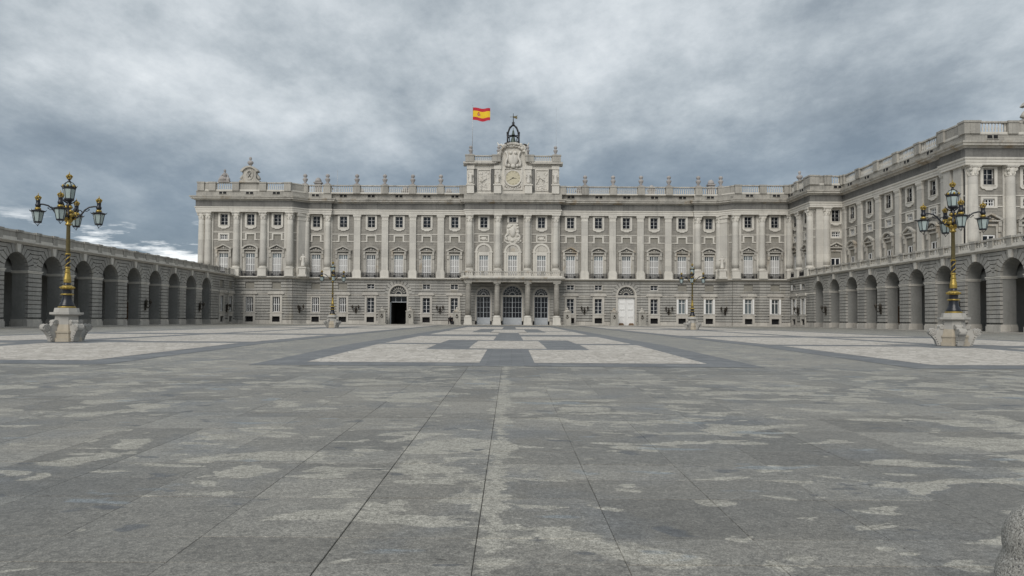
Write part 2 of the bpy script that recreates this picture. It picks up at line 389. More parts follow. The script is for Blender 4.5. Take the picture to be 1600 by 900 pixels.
# wall pieces: openings are (u0,u1,z0,z1,radius or 0); with a radius the opening ends in a round arch whose crown is z1
def wall_cells(mb, u0, u1, z0, z1, ops, y0, y1, nseg=12):
    ops = [o for o in ops if o[2] < z1 - 1e-4 and o[3] > z0 + 1e-4 and o[1] > u0 and o[0] < u1]
    cuts = {round(u0, 4), round(u1, 4)}
    for a, b, c, d, r in ops:
        cuts.add(round(max(a, u0), 4)); cuts.add(round(min(b, u1), 4))
        if r and d - r < z1:
            for i in range(1, nseg):
                x = (a + b) / 2 + r * math.cos(PI * i / nseg)
                if u0 < x < u1: cuts.add(round(x, 4))
    cuts = sorted(cuts)
    def top(o, x):
        a, b, c, d, r = o
        if not r: return d
        dx = min(abs(x - (a + b) / 2), r)
        return d - r + math.sqrt(max(0, r * r - dx * dx))
    for a, b in zip(cuts, cuts[1:]):
        if b - a < 1e-3: continue
        mid = (a + b) / 2
        cov = sorted([o for o in ops if o[0] - 1e-4 <= mid <= o[1] + 1e-4], key=lambda o: o[2])
        la = lb = z0
        for o in cov:
            if o[2] > max(la, lb) + 1e-3: mb.prism([(a, la), (b, lb), (b, o[2]), (a, o[2])], y0, y1)
            la = min(z1, max(z0, top(o, a))); lb = min(z1, max(z0, top(o, b)))
        if min(la, lb) < z1 - 1e-3: mb.prism([(a, la), (b, lb), (b, z1), (a, z1)], y0, y1)
    return mb
def courses(mb, u0, u1, z0, z1, ops, proud=0.22, h=0.62, gap=0.145):
    n = max(1, round((z1 - z0) / h)); hh = (z1 - z0) / n
    for i in range(n):
        wall_cells(mb, u0, u1, z0 + i * hh + gap / 2, z0 + (i + 1) * hh - gap / 2, ops, -proud, 0.14, 16)
    return mb
def sweep(path, prof, closed_ends=True):
    mb = MB(); n = len(path); m = len(prof); P = [Vector((p[0], p[1])) for p in path]
    offs = []
    for i in range(n):
        ns = []
        if i > 0: d = (P[i] - P[i-1]).normalized(); ns.append(Vector((d.y, -d.x)))
        if i < n - 1: d = (P[i+1] - P[i]).normalized(); ns.append(Vector((d.y, -d.x)))
        if len(ns) == 1: offs.append(ns[0])
        else: offs.append((ns[0] + ns[1]) / max(0.3, 1 + ns[0].dot(ns[1])))
    vs = []; fs = []
    for i in range(n):
        for o, z in prof: q = P[i] + offs[i] * o; vs.append((q.x, q.y, z))
    for i in range(n - 1):
        for k in range(m - 1):
            fs.append((i*m+k, (i+1)*m+k, (i+1)*m+k+1, i*m+k+1))
        fs.append((i*m+m-1, (i+1)*m+m-1, (i+1)*m, i*m))
    fs.append(tuple(range(m))); fs.append(tuple((n-1)*m + k for k in range(m-1, -1, -1)))
    return mb.add(vs, fs)

# ------------------------------------------------------------------ ground
def gz(Y):
    d = Y - CAMY
    return -0.0105 * (40 - d) if d < 40 else 0.0
AX = CAMX - 0.1           # axis of the paving
def sheet(mb, x0, x1, d0, d1, lift):      # d = distance in front of the camera
    cuts = [d0] + ([40.0] if d0 < 40 < d1 else []) + [d1]
    for a, b in zip(cuts, cuts[1:]):
        ya, yb = CAMY + a, CAMY + b
        mb.add([(x0, ya, gz(ya)+lift), (x1, ya, gz(ya)+lift), (x1, yb, gz(yb)+lift), (x0, yb, gz(yb)+lift)], [(0, 1, 2, 3)])
    return mb
g = MB(); sheet(g, -900, 900, -400, 40, -0.004); sheet(g, -900, 900, 40, 1400, -0.004)
ground = structure(link('ground', g.mesh('ground', 'granite_slabs')))
# paving slabs in front of the camera: nearest ones each a piece, the rest one joined part
NEAR0, NEAR1, FAR1 = 3.0, 11.6, 24.2
bed = MB(); sheet(bed, CAMX - 26.2, CAMX + 25.7, 2.6, FAR1, 0.001)
bed_o = structure(link('joint_bed', bed.mesh('joint_bed', 'joint_dirt')))
def slab_mesh(w, l, key):
    def f():
        mb = MB(); b = 0.004; h = 0.05
        x, y = w / 2, l / 2
        vs = [(-x,-y,-h),(x,-y,-h),(x,y,-h),(-x,y,-h),(-x,-y,-b),(x,-y,-b),(x,y,-b),(-x,y,-b),(-x+b,-y+b,0),(x-b,-y+b,0),(x-b,y-b,0),(-x+b,y-b,0)]
        fs = [(0,1,5,4),(1,2,6,5),(2,3,7,6),(3,0,4,7),(4,5,9,8),(5,6,10,9),(6,7,11,10),(7,4,8,11),(8,9,10,11)]
        return mb.add(vs, fs).mesh(key, 'granite_slabs')
    return cached(key, f)
farm = MB(); d = 2.7; row = 0; cw = 1.13; SL = math.atan(0.0105)
LENS = [0.56, 0.80, 1.25, 0.60, 1.70]
rr = random.Random(3)
count = 0
while d < FAR1:
    L = LENS[rr.randrange(5)]
    if d + L > FAR1: L = FAR1 - d
    if L < 0.2: break
    yc = CAMY + d + L / 2
    half = (d + L) * 0.78 + 1.2
    for k in range(-23, 23):
        xc = CAMX - 0.26 + (k + 0.5) * cw
        gapw = rr.choice((0.002, 0.003, 0.003, 0.006)); dz = 0.012 + rr.uniform(-0.002, 0.002)
        if k == -1: gapw = 0.011
        if k == -2: gapw = 0.007
        if d < NEAR1 and abs(xc - CAMX) < half and count < 296 and d > NEAR0 - 0.5:
            gi = round(gapw, 4)
            o = link('paving_slab', slab_mesh(cw - gapw, L - max(0.010, gapw), 'slab_%s_%s' % (round(L, 3), gi)), ground, (xc, yc, gz(yc) + dz))
            o.rotation_euler = (SL, 0, 0); count += 1
        else:
            x, y, zt = (cw - gapw) / 2, (L - 0.012) / 2, gz(yc) + dz
            s0, s1 = -0.0105 * -y * -1, 0.0105 * y
            b = 0.008
            vs = [(xc-x, yc-y, zt-0.03+s0), (xc+x, yc-y, zt-0.03+s0), (xc+x, yc+y, zt-0.03+s1), (xc-x, yc+y, zt-0.03+s1),
                  (xc-x, yc-y, zt+s0), (xc+x, yc-y, zt+s0), (xc+x, yc+y, zt+s1), (xc-x, yc+y, zt+s1)]
            farm.add(vs, [(4,5,6,7), (0,1,5,4), (1,2,6,5), (2,3,7,6), (3,0,4,7)])
    d += L; row += 1
fm = farm.mesh('paving_slabs', 'granite_slabs')
ta = fm.attributes.new('tone', 'FLOAT', 'FACE'); rt = random.Random(8); tv = []
for i in range(len(fm.polygons) // 5): tv += [rt.random()] * 5
ta.data.foreach_set('value', tv)
stuff(link('paving_slabs', fm, ground))
# patterned carpets
def carpet_units():
    dk = MB(); lights = []; L2 = []
    for cx, hw, mid in ((AX, 8.8, 1.0), (AX - 26.0, 12.4, 0.75), (AX + 26.3, 12.4, 0.75)):
        side = hw > 9
        sheet(dk, cx - hw, cx + hw, 24.4, 62.0, 0.004); sheet(dk, cx - hw, cx + hw, 62.0, 150.0, 0.004)
        li = hw - 1.55
        units = ((26.0, 40.3, 42.2, 59.0), (65.5, 83.0, 86.0, 126.0)) if not side else ((26.1, 40.5, 42.7, 60.5), (65.0, 101.5, 107.0, 148.0))
        for a0, a1, b0, b1 in units:
            c0 = (a1 + b0) / 2
            for s in (-1, 1):
                for (d0, d1) in ((a0, a1), (b0, b1)):
                    xs = sorted((cx + s * mid, cx + s * li))
                    nx = sorted((cx + s * mid, cx + s * (4.0 if not side else 3.2)))
                    near = d1 < c0
                    nd = (0.38 if not side else 0.10) * (d1 - d0)
                    if near: rects = ((xs, d0, d1 - nd), (sorted((cx + s * (4.0 if not side else 3.2), cx + s * li)), d1 - nd, d1))
                    else: rects = ((xs, d0 + nd, d1), (sorted((cx + s * (4.0 if not side else 3.2), cx + s * li)), d0, d0 + nd))
                    mb = MB()
                    for xx, e0, e1 in rects: sheet(mb, xx[0], xx[1], e0, e1, 0.010)
                    lights.append(mb)
            if not side:
                mb = MB(); q = (b1 - a0) * 0.165
                sheet(mb, cx - 1.95, cx + 1.95, c0 - q, c0 + q * 1.05, 0.010); lights.append(mb)
    structure(link('slate_paving', dk.mesh('slate_paving', 'slate_band')))
    for mb in lights: structure(link('cobble_panel', mb.mesh('cobble_panel', 'pale_cobbles')))
carpet_units()
# pale kerb strip along the buildings
kb = MB()
for a in ((-62.6, -62.0, 60, 162.4), (62.0, 62.6, 60, 162.4)):
    kb.box(a[0], a[1], CAMY + a[2], CAMY + a[3], -0.1, 0.11)
kb.box(-62.0, 62.0, -6.3, -5.8, -0.1, 0.10)
structure(link('kerb', kb.mesh('kerb', 'plinth_stone')))
wk = MB(); wk.box(-64.0, -62.6, CAMY + 60, -5.8, -0.1, 0.10); wk.box(62.6, 64.0, CAMY + 60, -5.8, -0.1, 0.10); wk.box(-64.0, 64.0, -5.8, -0.1, -0.1, 0.09)
structure(link('pavement', wk.mesh('pavement', 'granite_slabs')))

# ------------------------------------------------------------------ palace: prototypes (outward is -y, x along the wall, absolute z)
ZB, ZCAP = 10.95, 25.7
def m_upper_surround():
    mb = MB(); mb.frame(-0.87, 0.87, 22.75, 25.3, 0.46, -0.17, 0.0, 0.3, 0.28)
    mb.prism([(-1.33, 22.47), (-1.1, 22.15), (-0.7, 22.12), (-0.45, 21.9), (0.45, 21.9), (0.7, 22.12), (1.1, 22.15), (1.33, 22.47)], -0.2, 0.0)
    mb.box(-1.0, 1.0, -0.26, 0.2, 22.62, 22.76)
    return mb.mesh('upper_window', 'limestone')
def m_sash(x, z0, z1, cols, rows, y=0.3, mat='white_paint', w=0.05, name='sash', fw=0.07):
    mb = MB(); mb.frame(-x + fw, x - fw, z0 + fw, z1 - fw, fw, y, y + 0.09)
    for i in range(1, cols):
        u = -x + 2 * x * i / cols; ww = w * (1.5 if i * 2 == cols else 0.8)
        mb.box(u - ww / 2, u + ww / 2, y + 0.006, y + 0.084, z0 + fw, z1 - fw)
    for j in range(1, rows):
        zz = z0 + (z1 - z0) * j / rows
        mb.box(-x + fw, x - fw, y + 0.014, y + 0.076, zz - w * 0.4, zz + w * 0.4)
    return mb.mesh(name, mat)
def m_glass(x, z0, z1, y=0.35, mat='dark_glass', name='glass'):
    return MB().box(-x, x, y, y + 0.02, z0, z1).mesh(name, mat)
def upper_window(parent, loc, rz, rail=False):
    o = link('upper_window', cached('uw', m_upper_surround), parent, loc, rz)
    link('sash', cached('uws', lambda: m_sash(0.87, 22.75, 25.3, 2, 3)), o)
    link('glass', cached('uwg', lambda: m_glass(0.87, 22.75, 25.3, 0.42)), o)
    if rail: link('railing', cached('uwr', lambda: m_rail(0.85, 22.8, 23.75, -0.05, 9)), o)
def m_rail(x, z0, z1, y, n):
    mb = MB(); mb.box(-x, x, y - 0.03, y + 0.03, z1 - 0.06, z1); mb.box(-x, x, y - 0.025, y + 0.025, z0, z0 + 0.05)
    for i in range(n):
        u = -x + 0.04 + (2 * x - 0.08) * i / (n - 1); mb.box(u - 0.016, u + 0.016, y - 0.016, y + 0.016, z0 + 0.05, z1 - 0.06)
    return mb.mesh('railing', 'iron')
def m_panel():
    mb = MB(); mb.frame(-0.88, 0.88, 19.55, 20.65, 0.36, -0.13, 0.0, 0.3, 0)
    mb.box(-1.55, -0.88, -0.16, 0.0, 19.28, 19.53); mb.box(0.88, 1.55, -0.16, 0.0, 19.28, 19.53)
    return mb.mesh('panel_frame', 'limestone')
def mid_panel(parent, loc, rz, win):
    if win:
        o = link('mezzanine_window', cached('mwf', lambda: MB().frame(-0.9, 0.9, 19.4, 20.6, 0.4, -0.15, 0.0, 0.32, 0.3).mesh('mezzanine_window', 'limestone')), parent, loc, rz)
        link('sash', cached('mws', lambda: m_sash(0.9, 19.4, 20.6, 4, 2, 0.12, w=0.1, fw=0.16)), o); link('glass', cached('mwg', lambda: m_glass(0.9, 19.4, 20.6, 0.22)), o)
    else:
        o = link('panel_frame', cached('pf', m_panel), parent, loc, rz)
        link('blind_panel', cached('pb', lambda: MB().box(-0.88, 0.88, 0.14, 0.5, 19.55, 20.65).mesh('blind_panel', 'blind_panel')), o)
def m_tall_surround(kind):
    mb = MB(); zt = 16.3
    mb.box(-1.32, -1.05, -0.16, 0.0, ZB, zt); mb.box(1.05, 1.32, -0.16, 0.0, ZB, zt); mb.box(-1.32, 1.32, -0.16, 0.0, zt, 16.6)
    for s in (-1, 1):
        mb.box(s*1.55-0.19, s*1.55+0.19, -0.1, 0.0, ZB, 15.4)
        mb.prism([(s*1.55-0.22, 15.4), (s*1.55+0.22, 15.4), (s*1.55+0.26, 17.0), (s*1.55-0.26, 17.0)], -0.34, 0.0)
        mb.box(s*1.55-0.24, s*1.55+0.24, -0.46, -0.34, 16.3, 17.0)
    mb.box(-1.9, 1.9, -0.5, 0.0, 17.0, 17.2)
    if kind == 'tri':
        for s in (-1, 1):
            p = [(s*2.0, 17.2), (s*2.0, 17.42), (0, 18.36), (0, 18.08), (s*1.45, 17.36), (s*1.45, 17.2)]
            mb.prism(p if s < 0 else p[::-1], -0.62, 0.0)
    else:
        n = 10; out = [(-2.0 + 4.0*i/n, 17.34 + 0.96 * (1 - (2*i/n - 1)**2) ** 0.8) for i in range(n + 1)]
        inn = [(-1.6 + 3.2*i/n, 17.22 + 0.8 * (1 - (2*i/n - 1)**2) ** 0.8) for i in range(n + 1)]
        for i in range(n): mb.prism([out[i], inn[i], inn[i+1], out[i+1]], -0.62, 0.0)
    # carved ornament in the tympanum
    mb.ball((0, -0.2, 17.52), 0.3, 8, 5, 0.9, 0.5, 0.85)
    for s in (-1, 1): mb.ball((s*0.55, -0.16, 17.42), 0.24, 7, 4, 1.3, 0.5, 0.6); mb.ball((s*1.0, -0.13, 17.34), 0.15, 6, 4, 1.3, 0.5, 0.6)
    return mb.mesh('french_window', 'limestone_weathered')
def m_tall_tymp(kind):
    if kind == 'tri': return MB().prism([(-1.6, 17.2), (1.6, 17.2), (0, 18.1)], -0.12, 0.0).mesh('tympanum', 'frieze_granite')
    n = 10
    return MB().prism([(-1.65, 17.2), (1.65, 17.2)] + [(1.65 - 3.3*i/n, 17.24 + 0.82 * max(0, (1 - (2*i/n - 1)**2)) ** 0.8) for i in range(1, n)], -0.12, 0.0).mesh('tympanum', 'frieze_granite')
def m_shutters():
    mb = MB(); y0, y1 = 0.1, 0.18; x = 1.05
    mb.frame(-x+0.1, x-0.1, ZB+0.1, 16.2, 0.1, y0, y1)
    for u in (-0.5, 0.5): mb.box(u-0.045, u+0.045, y0+0.004, y1-0.004, ZB+0.1, 16.2)
    mb.box(-0.075, 0.075, y0-0.03, y1-0.006, ZB+0.1, 16.2)
    for z in (15.2, 13.7, 12.2): mb.box(-x+0.1, x-0.1, y0+0.008, y1-0.008, z-0.06, z+0.06)
    return mb.mesh('shutter', 'white_paint')
def m_louver():
    mb = MB(); z = ZB + 0.1
    while z < 15.15:
        mb.add([(-0.96, 0.175, z), (0.96, 0.175, z), (0.96, 0.15, z+0.075), (-0.96, 0.15, z+0.075)], [(0, 1, 2, 3)]); z += 0.078
    mb.box(-1.05, 1.05, 0.19, 0.24, ZB, 15.2)
    return mb.mesh('louver_panel', 'louver_paint')
def balcony(parent_o):
    def f():
        mb = MB(); x = 1.85; y = -0.85; z0, z1 = ZB + 0.06, ZB + 1.15
        mb.box(-x, x, y-0.04, y+0.04, z1-0.09, z1); mb.box(-x, x, y-0.03, y+0.03, z0, z0+0.08); mb.box(-x, x, y-0.02, y+0.02, z1-0.3, z1-0.25)
        for i in range(25):
            u = -x + 0.05 + (2*x-0.1)*i/24; mb.box(u-0.03, u+0.03, y-0.025, y+0.025, z0+0.06, z1-0.07)
        for s in (-1, 1):
            mb.box(s*x-0.03, s*x+0.03, y+0.03, -0.02, z1-0.07, z1); mb.box(s*x-0.03, s*x+0.03, y-0.03, y+0.03, z1, z1+0.12)
            for j in range(4): yy = y + 0.2 + j*0.18; mb.box(s*x-0.018, s*x+0.018, yy-0.018, yy+0.018, z0, z1-0.07)
        return mb.mesh('railing', 'iron')
    link('railing', cached('balc', f), parent_o)
def m_flood():
    mb = MB()
    for s in (-1, 1):
        mb.prism([(s*0.95-0.2, ZB+0.12), (s*0.95+0.2, ZB+0.12), (s*0.95+0.23, ZB+0.62), (s*0.95-0.23, ZB+0.62)], -0.62, -0.42); mb.box(s*0.95-0.05, s*0.95+0.05, -0.56, -0.48, ZB, ZB+0.12)
    return mb.mesh('floodlight', 'iron')
def tall_window(parent, loc, rz, kind, wing=False, rail=True):
    o = link('french_window', cached('tw' + kind, lambda: m_tall_surround(kind)), parent, loc, rz)
    link('tympanum', cached('ty' + kind, lambda: m_tall_tymp(kind)), o)
    if wing:
        link('blind_panel', cached('twp', lambda: MB().box(-1.05, 1.05, 0.1, 0.5, 15.0, 16.3).mesh('blind_panel', 'blind_panel')), o)
        link('sash', cached('tws', lambda: m_sash(1.05, ZB, 15.0, 2, 1, 0.2, w=0.14, fw=0.22)), o)
        link('glass', cached('twg', lambda: m_glass(1.05, ZB, 15.0, 0.32)), o)
    else:
        link('shutter', cached('sh', m_shutters), o); link('louver_panel', cached('lo', m_louver), o)
        link('glass', cached('tgl', lambda: m_glass(1.05, 15.2, 16.3, 0.19, 'curtain_glass')), o)
    if rail:
        balcony(o); link('floodlight', cached('fl', m_flood), o)
def m_ground_surround(hood=True):
    mb = MB(); y = -0.3
    mb.frame(-0.85, 0.85, 2.75, 6.25, 0.5, y, -0.0, 0.42, 0.0)
    mb.box(-1.75, 1.75, -0.42, 0.0, 2.45, 2.72)
    if hood:
        mb.box(-1.6, 1.6, -0.34, 0.0, 6.67, 6.86)
        mb.prism([(-1.85, 6.86), (1.85, 6.86), (1.9, 7.05), (1.62, 7.48), (-1.62, 7.48), (-1.9, 7.05)], -0.55, 0.0)
    mb.frame(-0.88, 0.88, 0.5, 1.75, 0.5, -0.36, 0.0, 0.68, 0.5)
    return mb.mesh('ground_window', 'plinth_stone')
def ground_window(parent, loc, rz, kind):
    """kind: dark / bars / open (white leaves folded back)"""
    if kind == 'plain': me = cached('gwp', lambda: MB().frame(-0.85, 0.85, 2.75, 6.25, 0.22, -0.25, 0.0, 0.2, 0.25).frame(-0.88, 0.88, 0.5, 1.75, 0.2, -0.33, 0.0, 0.2, 0.1).mesh('ground_window', 'plinth_stone'))
    else: me = cached('gw', m_ground_surround)
    o = link('ground_window', me, parent, loc, rz)
    link('basement_grille', cached('bg', lambda: m_grille()), o)
    if kind in ('dark',):
        link('sash', cached('gws', lambda: m_sash(0.85, 2.75, 6.25, 2, 4, 0.25, w=0.07)), o); link('glass', cached('gwg', lambda: m_glass(0.85, 2.75, 6.25, 0.36)), o)
    else:
        def bars():
            mb = MB(); mb.frame(-0.75, 0.75, 2.9, 6.15, 0.1, 0.05, 0.14)
            for i in range(1, 4):
                u = -0.85 + 1.7*i/4; mb.box(u-0.065, u+0.065, 0.056, 0.134, 2.9, 6.15)
            mb.box(-0.75, 0.75, 0.062, 0.128, 4.5, 4.6)
            return mb.mesh('sash', 'white_paint')
        def leaves():
            mb = MB(); mb.frame(-0.72, 0.72, 2.95, 6.1, 0.13, 0.1, 0.2); mb.box(-0.07, 0.07, 0.105, 0.19, 2.95, 6.1); mb.box(-0.72, 0.72, 0.11, 0.185, 5.2, 5.32)
            for s in (-1, 1): mb.box(s*1.06-0.2, s*1.06+0.2, -0.36, -0.28, 2.8, 6.2)
            return mb.mesh('sash', 'white_paint')
        if kind == 'open': link('sash', cached('gwl', leaves), o); link('glass', cached('gwlg', lambda: m_glass(0.85, 2.75, 6.25, 0.3, 'curtain_glass')), o)
        else: link('sash', cached('gwb', bars), o); link('glass', cached('gwbg', lambda: m_glass(0.85, 2.75, 6.25, 0.26)), o)
def m_grille():
    mb = MB(); mb.box(-0.88, 0.88, 0.3, 0.4, 0.5, 1.75)
    for i in range(1, 7): u = -0.88 + 1.76*i/7; mb.box(u-0.02, u+0.02, 0.05, 0.09, 0.5, 1.75)
    return mb.mesh('basement_grille', 'void_dark')
def mezz(parent, loc, rz, win):
    if win:
        o = link('small_window', cached('mzf', lambda: MB().frame(-0.85, 0.85, 8.3, 9.45, 0.14, -0.25, 0.0, 0.12, 0.14).mesh('small_window', 'plinth_stone')), parent, loc, rz)
        link('sash', cached('mzs', lambda: m_sash(0.85, 8.3, 9.45, 2, 2, 0.2, w=0.07)), o); link('glass', cached('mzg', lambda: m_glass(0.85, 8.3, 9.45, 0.32)), o)
    else: link('blind_panel', cached('mzb', lambda: MB().box(-1.05, 1.05, 0.0, 0.3, 8.1, 9.6).mesh('blind_panel', 'blind_panel')), parent, loc, rz)

def m_shaft(r=0.8, z0=13.3, z1=24.0):
    prof = []
    for i in range(9):
        t = i / 8; prof.append((r * (1 - 0.15 * t ** 1.8), z0 + (z1 - z0) * t))
    return MB().lathe(prof, seg=20).mesh('column', 'limestone_shaft')
def m_col_base(r=0.8, z0=ZB, z1=13.3):
    mb = MB(); s = r * 1.28
    mb.box(-s, s, -s, s, z0, z0 + 0.22); mb.box(-s*0.93, s*0.93, -s*0.93, s*0.93, z0 + 0.22, z1 - 0.66); mb.box(-s, s, -s, s, z1 - 0.66, z1 - 0.5)
    mb.lathe([(r*1.18, z1-0.5), (r*1.25, z1-0.4), (r*1.18, z1-0.27), (r*1.05, z1-0.22), (r*1.05, z1-0.14), (r*1.13, z1-0.08), (r*1.02, z1)], seg=20)
    return mb.mesh('column_base', 'limestone')
def m_capital(r=0.68, z0=24.0, z1=ZCAP):
    mb = MB(); h = z1 - z0
    mb.lathe([(r*1.0, z0), (r*1.1, z0+0.04), (r*1.1, z0+0.13), (r*1.0, z0+0.18), (r*1.05, z0+h*0.45), (r*1.25, z0+h*0.75)], seg=16)
    s = r * 1.42
    mb.box(-s, s, -s, s, z1 - 0.2, z1); mb.box(-s*0.9, s*0.9, -s*0.9, s*0.9, z1 - 0.36, z1 - 0.2)
    for a in (45, 135, 225, 315):
        st = len(mb.v)
        mb.disc_y(0, 0, 0.33, -0.16, 0.16, 12); mb.disc_y(0, 0, 0.16, -0.22, 0.22, 8)
        mb.xf(Matrix.Translation((r*1.12*math.cos(R(a)), r*1.12*math.sin(R(a)), z1 - 0.62)) @ Matrix.Rotation(R(a), 4, 'Z'), st)
    for a in range(0, 360, 45):          # leaves
        st = len(mb.v)
        mb.ball((0, 0, 0), 0.2, 6, 4, 0.5, 0.9, 1.5); mb.xf(Matrix.Translation((r*1.08*math.cos(R(a)), r*1.08*math.sin(R(a)), z0 + 0.45)) @ Matrix.Rotation(R(a), 4, 'Z'), st)
    return mb.mesh('capital', 'limestone')
def column(parent, x, y, rz=0):
    o = link('column', cached('shaft', m_shaft), parent, (x, y, 0), rz)
    link('column_base', cached('cbase', m_col_base), o); link('capital', cached('ccap', m_capital), o)
def m_pilaster(w=0.76, d=0.42):
    return MB().box(-w, w, -d, 0.0, 12.75, 24.35).mesh('pilaster', 'limestone_shaft')
def m_pil_base(w=0.76, d=0.42):
    mb = MB(); mb.box(-w-0.22, w+0.22, -d-0.22, 0.0, ZB, 12.35); mb.box(-w-0.14, w+0.14, -d-0.14, 0.0, 12.35, 12.55); mb.box(-w-0.07, w+0.07, -d-0.07, 0.0, 12.55, 12.75)
    return mb.mesh('pilaster_base', 'limestone')
def m_pil_cap(w=0.76, d=0.42):
    mb = MB(); mb.box(-w-0.05, w+0.05, -d-0.05, 0, 24.35, 24.47); mb.box(-w-0.003, w+0.003, -d-0.003, 0, 24.47, 25.1); mb.box(-w-0.1, w+0.1, -d-0.1, 0, 25.1, 25.3); mb.box(-w-0.2, w+0.2, -d-0.16, 0, 25.3, ZCAP - 0.003)
    return mb.mesh('pilaster_capital', 'limestone')
def pilaster(parent, x, y, rz=0):
    o = link('pilaster', cached('pil', m_pilaster), parent, (x, y, 0), rz)
    link('pilaster_base', cached('pilb', m_pil_base), o); link('pilaster_capital', cached('pilc', m_pil_cap), o)
def m_backpil(w=0.98, d=0.2):
    mb = MB(); mb.box(-w, w, -d, 0, ZB, ZCAP - 0.004); return mb.mesh('backing_pilaster', 'limestone_shaft')
def backpil(parent, x, y, rz=0): link('backing_pilaster', cached('bp', m_backpil), parent, (x, y, 0), rz)
def m_urn(h=2.6):
    s = h / 2.6
    mb = MB(); mb.box(-0.5*s, 0.5*s, -0.5*s, 0.5*s, 0, 0.3*s)
    mb.lathe([(0.32*s, 0.3*s), (0.24*s, 0.5*s), (0.5*s, 1.0*s), (0.62*s, 1.35*s), (0.58*s, 1.45*s), (0.3*s, 1.6*s), (0.26*s, 1.75*s), (0.44*s, 1.95*s), (0.5*s, 2.2*s), (0.4*s, 2.42*s), (0.18*s, 2.55*s), (0.02, 2.62*s)], seg=14)
    return mb.mesh('urn', 'dark_urn_stone')
def urn(parent, x, y, z): link('urn', cached('urn', m_urn), parent, (x, y, z))
def m_pedestal(z0, z1, w=0.78):
    mb = MB(); mb.box(-w, w, -w*0.75, w*0.75, z0, z1 - 0.28); mb.box(-w-0.1, w+0.1, -w*0.75-0.1, w*0.75+0.1, z1 - 0.28, z1 + 0.03)
    return mb.mesh('balustrade_pedestal', 'attic_stone')
def baluster_run(p0, p1, z0, z1, step=0.46, r=0.15, seg=6, mat='limestone', name='balusters'):
    mb = MB(); d = Vector((p1[0]-p0[0], p1[1]-p0[1])); L = d.length; n = max(1, int(L / step)); h = z1 - z0
    for i in range(n):
        t = (i + 0.5) / n
        mb.lathe([(r*0.8, z0), (r*0.5, z0+h*0.1), (r, z0+h*0.35), (r*0.55, z0+h*0.72), (r*0.5, z0+h*0.85), (r*0.8, z1)], p0[0]+d.x*t, p0[1]+d.y*t, seg)
    return mb.mesh(name, mat)
def rail_bar(p0, p1, z0, z1, w, mat, name):
    mb = MB(); d = Vector((p1[0]-p0[0], p1[1]-p0[1])); L = d.length
    mb.box(0, L, -w/2, w/2, z0, z1); mb.xf(Matrix.Translation((p0[0], p0[1], 0)) @ Matrix.Rotation(math.atan2(d.y, d.x), 4, 'Z'))
    return mb.mesh(name, mat)
def balustrade(parent, p0, p1, z0, z1, peds=True, solid=False):
    """one bay of roof balustrade between two pedestals"""
    pv = Vector(parent.location)
    q0 = (p0[0]-pv.x, p0[1]-pv.y); q1 = (p1[0]-pv.x, p1[1]-pv.y)
    def L(name, me): o = bpy.data.objects.new(name, me); C.objects.link(o); o.parent = parent; return o
    o = L('balustrade_rail', rail_bar(q0, q1, z1 - 0.24, z1, 0.62, 'limestone_weathered', 'balustrade_rail'))
    rb = bpy.data.objects.new('balustrade_base', rail_bar(q0, q1, z0, z0 + 0.32, 0.6, 'limestone', 'balustrade_base')); C.objects.link(rb); rb.parent = o
    if solid: b = bpy.data.objects.new('parapet_panel', rail_bar(q0, q1, z0 + 0.32, z1 - 0.24, 0.44, 'attic_stone', 'parapet_panel'))
    else: b = stuff(bpy.data.objects.new('balusters', baluster_run(q0, q1, z0 + 0.32, z1 - 0.24)))
    C.objects.link(b); b.parent = o

# ------------------------------------------------------------------ palace main block
palace = thing('palace', 'long grey and cream stone palace with giant columns, facing straight down the square', 'palace', (0, 0, 0))
PAV = -3.0
BAYS = [13.6, 20.15, 26.7, 33.2, 39.75]
up_op = lambda c: (c-0.87, c+0.87, 22.75, 25.3, 0)
tall_op = lambda c: (c-1.05, c+1.05, ZB, 16.3, 0)
pan_op = lambda c: (c-0.88, c+0.88, 19.55, 20.65, 0)
mz_op = lambda c: (c-0.85, c+0.85, 8.3, 9.45, 0)
mzb_op = lambda c: (c-1.05, c+1.05, 8.1, 9.6, 0)
gw_op = lambda c: (c-0.85, c+0.85, 2.75, 6.25, 0)
bs_op = lambda c: (c-0.88, c+0.88, 0.5, 1.75, 0)
def upper_wall(parent, loc, rz, u0, u1, cs, mid_win=lambda c: False, extra=()):
    ops = list(extra)
    for c in cs:
        ops += [up_op(c), tall_op(c)]
        ops.append((c-0.9, c+0.9, 19.4, 20.6, 0) if mid_win(c) else pan_op(c))
    mb = wall_cells(MB(), u0, u1, ZB - 0.05, ZCAP + 0.3, ops, 0.0, 0.7)
    link('wall', mb.mesh('wall', 'granite_wall'), parent, loc, rz)
    # string courses between the windows
    sc = MB()
    xs = [u0] + [v for c in cs for v in (c - 1.34, c + 1.34)] + [u1]
    wall_cells(sc, u0, u1, 21.02, 21.2, [], -0.12, 0.0)
    link('string_course', sc.mesh('string_course', 'limestone'), parent, loc, rz)
    e = [u0] + [v for c in sorted(cs) for v in (c - 1.31, c + 1.31)] + [u1]
    for a, b in zip(e[::2], e[1::2]):
        if b - a > 0.1: link('string_course', MB().box(a, b, -0.1, 0.0, 19.3, 19.46).mesh('string_course', 'limestone'), parent, loc, rz)
